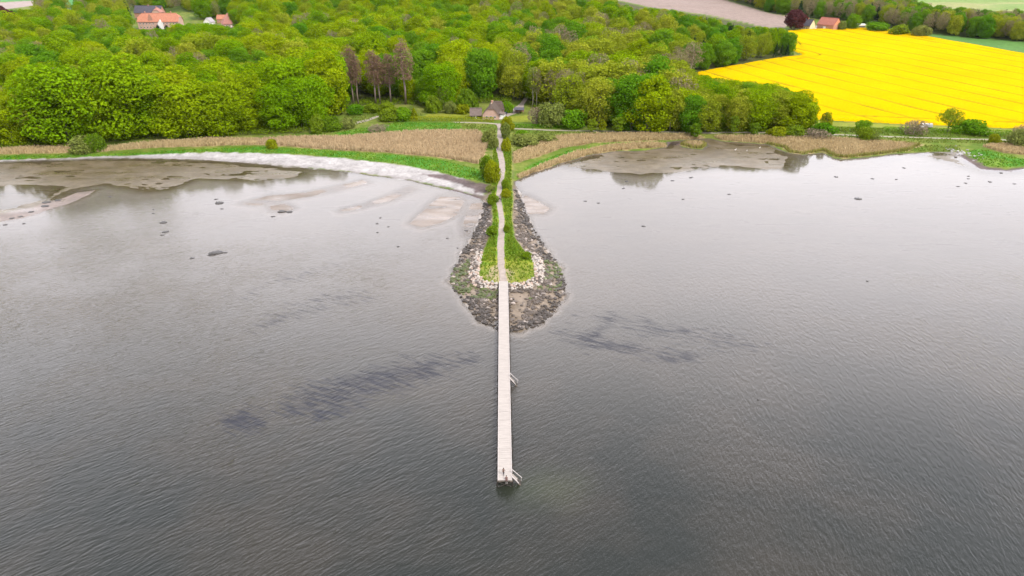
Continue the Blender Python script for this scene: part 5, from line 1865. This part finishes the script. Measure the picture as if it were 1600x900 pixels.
kinds, hs_, ws_ = [], [], []
for (zone_, p), x, y, f, a, b, r in zip(trees, ppx, ppy, fd, mixn, mix2, rnd):
    if zone_ == 'strip':
        k = 'ash' if r < .42 else ('oak' if r < .62 else ('maple' if r < .86 else 'spruce'))
        h = 17 + 6 * b
    elif zone_ == 'park':
        k = 'oak' if r < .35 else ('beech' if r < .55 else ('ash' if r < .72 else ('maple' if r < .9 else 'spruce')))
        h = 17 + 8 * b
    else:
        east = sstep(700, 860, x)                      # olive, half-leafed wood on the right half
        pa = .07 + .20 * east * (a > .42) + .10 * (b > .66)
        po = .18 + .40 * east
        pm = .13
        k = 'ash' if r < pa else ('oak' if r < pa + po else ('maple' if r < pa + po + pm else 'beech'))
        h = 24 + 9 * (a - .5) + 9 * (b - .5) + RNG.normal(0, 2.8)
        if 520 < x < 680 and y > 120:
            k = 'maple' if r < .55 else 'beech'
            if f < 24:
                h *= .75
        if x > 1060 and y > 150:
            h = 19 + 5 * b
            k = 'oak' if r < .45 else ('beech' if r < .85 else 'maple')
        if x < 520:
            if f < 30:
                k = 'beech' if r < .85 else 'oak'
            h *= 1.0 + .22 * sstep(90, 20, f)
        if 1040 < x and y < 112:
            k = 'beech' if r < .3 else ('maple' if r < .7 else 'spruce' if r > .9 else 'oak')
            h = 21
    ch = cap_height(len(kinds)) / 1.03 if zone_ != 'strip' else 99.0
    kinds.append(k)
    hs_.append(min(h, ch))
    ws_.append(random.uniform(.88, 1.34))
kinds = np.array(kinds)
hs_ = np.array(hs_)
dist = np.hypot(pos[:, 0], pos[:, 1])
NAMES = {'beech': ('beech_tree', 'bright green'), 'oak': ('oak_tree', 'olive green'), 'ash': ('ash_tree', 'thin pinkish budding'), 'maple': ('maple_tree', 'deep green'), 'spruce': ('spruce_tree', 'dark conifer')}
LIMIT = {'beech': 260, 'oak': 170, 'ash': 70, 'maple': 90, 'spruce': 30}
indiv = np.zeros(len(pos), bool)
for kd, lim in LIMIT.items():
    ids = np.nonzero((kinds == kd) & (ppx > -40) & (ppx < 1640) & (hs_ > 5))[0]
    indiv[ids[np.argsort(dist[ids])[:lim]]] = True


def near_what(x, y, zone_):
    if zone_ == 'strip':
        return 'in the wood strip above the yellow field'
    if zone_ == 'park':
        return 'in the park around the manor house'
    if x < 90: s = 'at the left edge of the photo'
    elif x < 200: s = 'above the left reed fringe'
    elif x < 330: s = 'between manor house and beach'
    elif x < 430: s = 'above the white beach'
    elif x < 520: s = 'left of the dead spruces'
    elif x < 660: s = 'behind the dead spruces'
    elif x < 740: s = 'behind the lawn and hedge'
    elif x < 810: s = 'behind the thatched cottage'
    elif x < 910: s = 'right of the cottage driveway'
    elif x < 1050: s = 'above the right reed band'
    else: s = 'left of the yellow field'
    return s


front_ids = [i for i in np.nonzero(indiv)[0] if trees[i][0] == 'forest' and fd[i] < 13]
front_ids.sort(key=lambda i: ppx[i])
rank = {i: n + 1 for n, i in enumerate(front_ids)}


def ordinal(n):
    return f"{n}{'th' if 10 <= n % 100 <= 20 else {1: 'st', 2: 'nd', 3: 'rd'}.get(n % 10, 'th')}"


for i in np.nonzero(indiv)[0]:
    zone_, p = trees[i]
    nm, look = NAMES[kinds[i]]
    if i in rank:
        lab = f'{look} tree, {ordinal(rank[i])} from left in front row, {near_what(ppx[i], ppy[i], zone_)}'
    else:
        dep = '' if zone_ != 'forest' else ('near the shore side, ' if fd[i] < 50 else ('midway back, ' if fd[i] < 120 else 'far back, '))
        hh = 'tall ' if hs_[i] > 24 else ('low ' if hs_[i] < 20 else '')
        lab = f'{hh}{look} tree, {dep}{near_what(ppx[i], ppy[i], zone_)}'
    kd = kinds[i]
    cm, tm, R, H = U[kd][int(rnd[i] * 9973) % len(U[kd])]
    s = hs_[i] / H
    plant(nm, kd, (p[0], p[1], pz[i] - .2), hs_[i], 2 * R * s * ws_[i] * (1.0 if kd in ('spruce', 'ash') else 1.03), lab, 'tree', f'{look} trees of the forest', int(rnd[i] * 9973) % len(U[kd]))

# ---- the farther trees of the wood: one mass
src = bpy.data.collections.new('tree_sources')
order = []
for kd in ('beech', 'maple', 'oak', 'ash', 'spruce'):
    for j, (cm, tm, R, H) in enumerate(U[kd]):
        o = bpy.data.objects.new('source_%02d' % len(order), cm)
        src.objects.link(o)
        order.append((kd, j, H))
rest = np.nonzero(~indiv & (hs_ > 4))[0]
pick = {kd: [n for n, q_ in enumerate(order) if q_[0] == kd] for kd in LIMIT}
idx = np.array([pick[kinds[i]][int(rnd[i] * 9973) % len(pick[kinds[i]])] for i in rest], np.int32)
me = bpy.data.meshes.new('forest')
me.vertices.add(len(rest))
me.vertices.foreach_set('co', np.c_[pos[rest], pz[rest] - .2].astype(np.float32).ravel())
a_ = me.attributes.new('which', 'INT', 'POINT')
a_.data.foreach_set('value', idx)
a_ = me.attributes.new('size', 'FLOAT', 'POINT')
a_.data.foreach_set('value', np.array([hs_[i] / order[n][2] for i, n in zip(rest, idx)], np.float32))
a_ = me.attributes.new('turn', 'FLOAT', 'POINT')
a_.data.foreach_set('value', (rnd[rest] * 628.0).astype(np.float32))
fo = link('forest', me)
tag(fo, 'farther trees of the wood merging into one canopy', 'forest', kind='stuff')
ng = bpy.data.node_groups.new('forest_canopy', 'GeometryNodeTree')
ng.interface.new_socket('Geometry', in_out='INPUT', socket_type='NodeSocketGeometry')
ng.interface.new_socket('Geometry', in_out='OUTPUT', socket_type='NodeSocketGeometry')
gi, go = ng.nodes.new('NodeGroupInput'), ng.nodes.new('NodeGroupOutput')
ci = ng.nodes.new('GeometryNodeCollectionInfo')
ci.inputs['Collection'].default_value = src
ci.inputs['Separate Children'].default_value = True
ci.inputs['Reset Children'].default_value = True
ip = ng.nodes.new('GeometryNodeInstanceOnPoints')
ip.inputs['Pick Instance'].default_value = True


def named(n_, ty):
    q_ = ng.nodes.new('GeometryNodeInputNamedAttribute')
    q_.data_type = ty
    q_.inputs['Name'].default_value = n_
    return next(o for o in q_.outputs if o.enabled and o.name == 'Attribute')


cx3 = ng.nodes.new('ShaderNodeCombineXYZ')
ng.links.new(named('turn', 'FLOAT'), cx3.inputs[2])
sc3 = ng.nodes.new('ShaderNodeCombineXYZ')
sz3 = named('size', 'FLOAT')
for q_ in range(3):
    ng.links.new(sz3, sc3.inputs[q_])
ng.links.new(gi.outputs[0], ip.inputs['Points'])
ng.links.new(ci.outputs[0], ip.inputs['Instance'])
ng.links.new(named('which', 'INT'), ip.inputs['Instance Index'])
e2r = ng.nodes.new('FunctionNodeEulerToRotation')
ng.links.new(cx3.outputs[0], e2r.inputs[0])
ng.links.new(e2r.outputs[0], ip.inputs['Rotation'])
ng.links.new(sc3.outputs[0], ip.inputs['Scale'])
ng.links.new(ip.outputs[0], go.inputs[0])
md = fo.modifiers.new('canopy', 'NODES')
md.node_group = ng

# undergrowth along the forest front so that trunks stand in green
ug = []
for p in scatter(FOREST, 0.35):
    ug.append(p)
ug = np.array(ug)
ug = ug[(front_depth(ug) < 16) & (np.abs(project(np.c_[ug, height(ug)])[0] - 815) > 14)]
rg9 = np.random.default_rng(9)
Cu = np.repeat(ug, 14, 0) + rg9.normal(0, .8, (len(ug) * 14, 2))
zu = height(Cu) + np.abs(rg9.normal(0, .9, len(Cu))) + .1
V, F = leaf_quads(np.c_[Cu, zu], np.tile([[0, -.3, .8]], (len(Cu), 1)), .3, rg9, .6)
tag(link('undergrowth', fast_mesh('undergrowth', V, F, L_bush, {'v': np.repeat(rg9.random(len(Cu)) * .8, 4)})), 'low green undergrowth along the forest edge', 'undergrowth', kind='stuff')
print('TREES', len(pos), {k: int((kinds == k).sum()) for k in LIMIT}, 'individual', int(indiv.sum()), 'front', len(front_ids))

# ------------------------------------------------------------------ thin haze over land and water
hz = MB()
hz.box(-5000, 5000, -60, 9000, -6.0, 128.0)
m, N, L = mat_new('haze')
pv = nd(N, 'VolumePrincipled')
pv.inputs['Color'].default_value = (0.86, 0.92, 1.0, 1)
pv.inputs['Density'].default_value = 0.00001
pv.inputs['Anisotropy'].default_value = 0.2
o = nd(N, 'OutputMaterial')
L.new(pv.outputs[0], o.inputs['Volume'])
tag(hz.build('haze', m), kind='stuff')
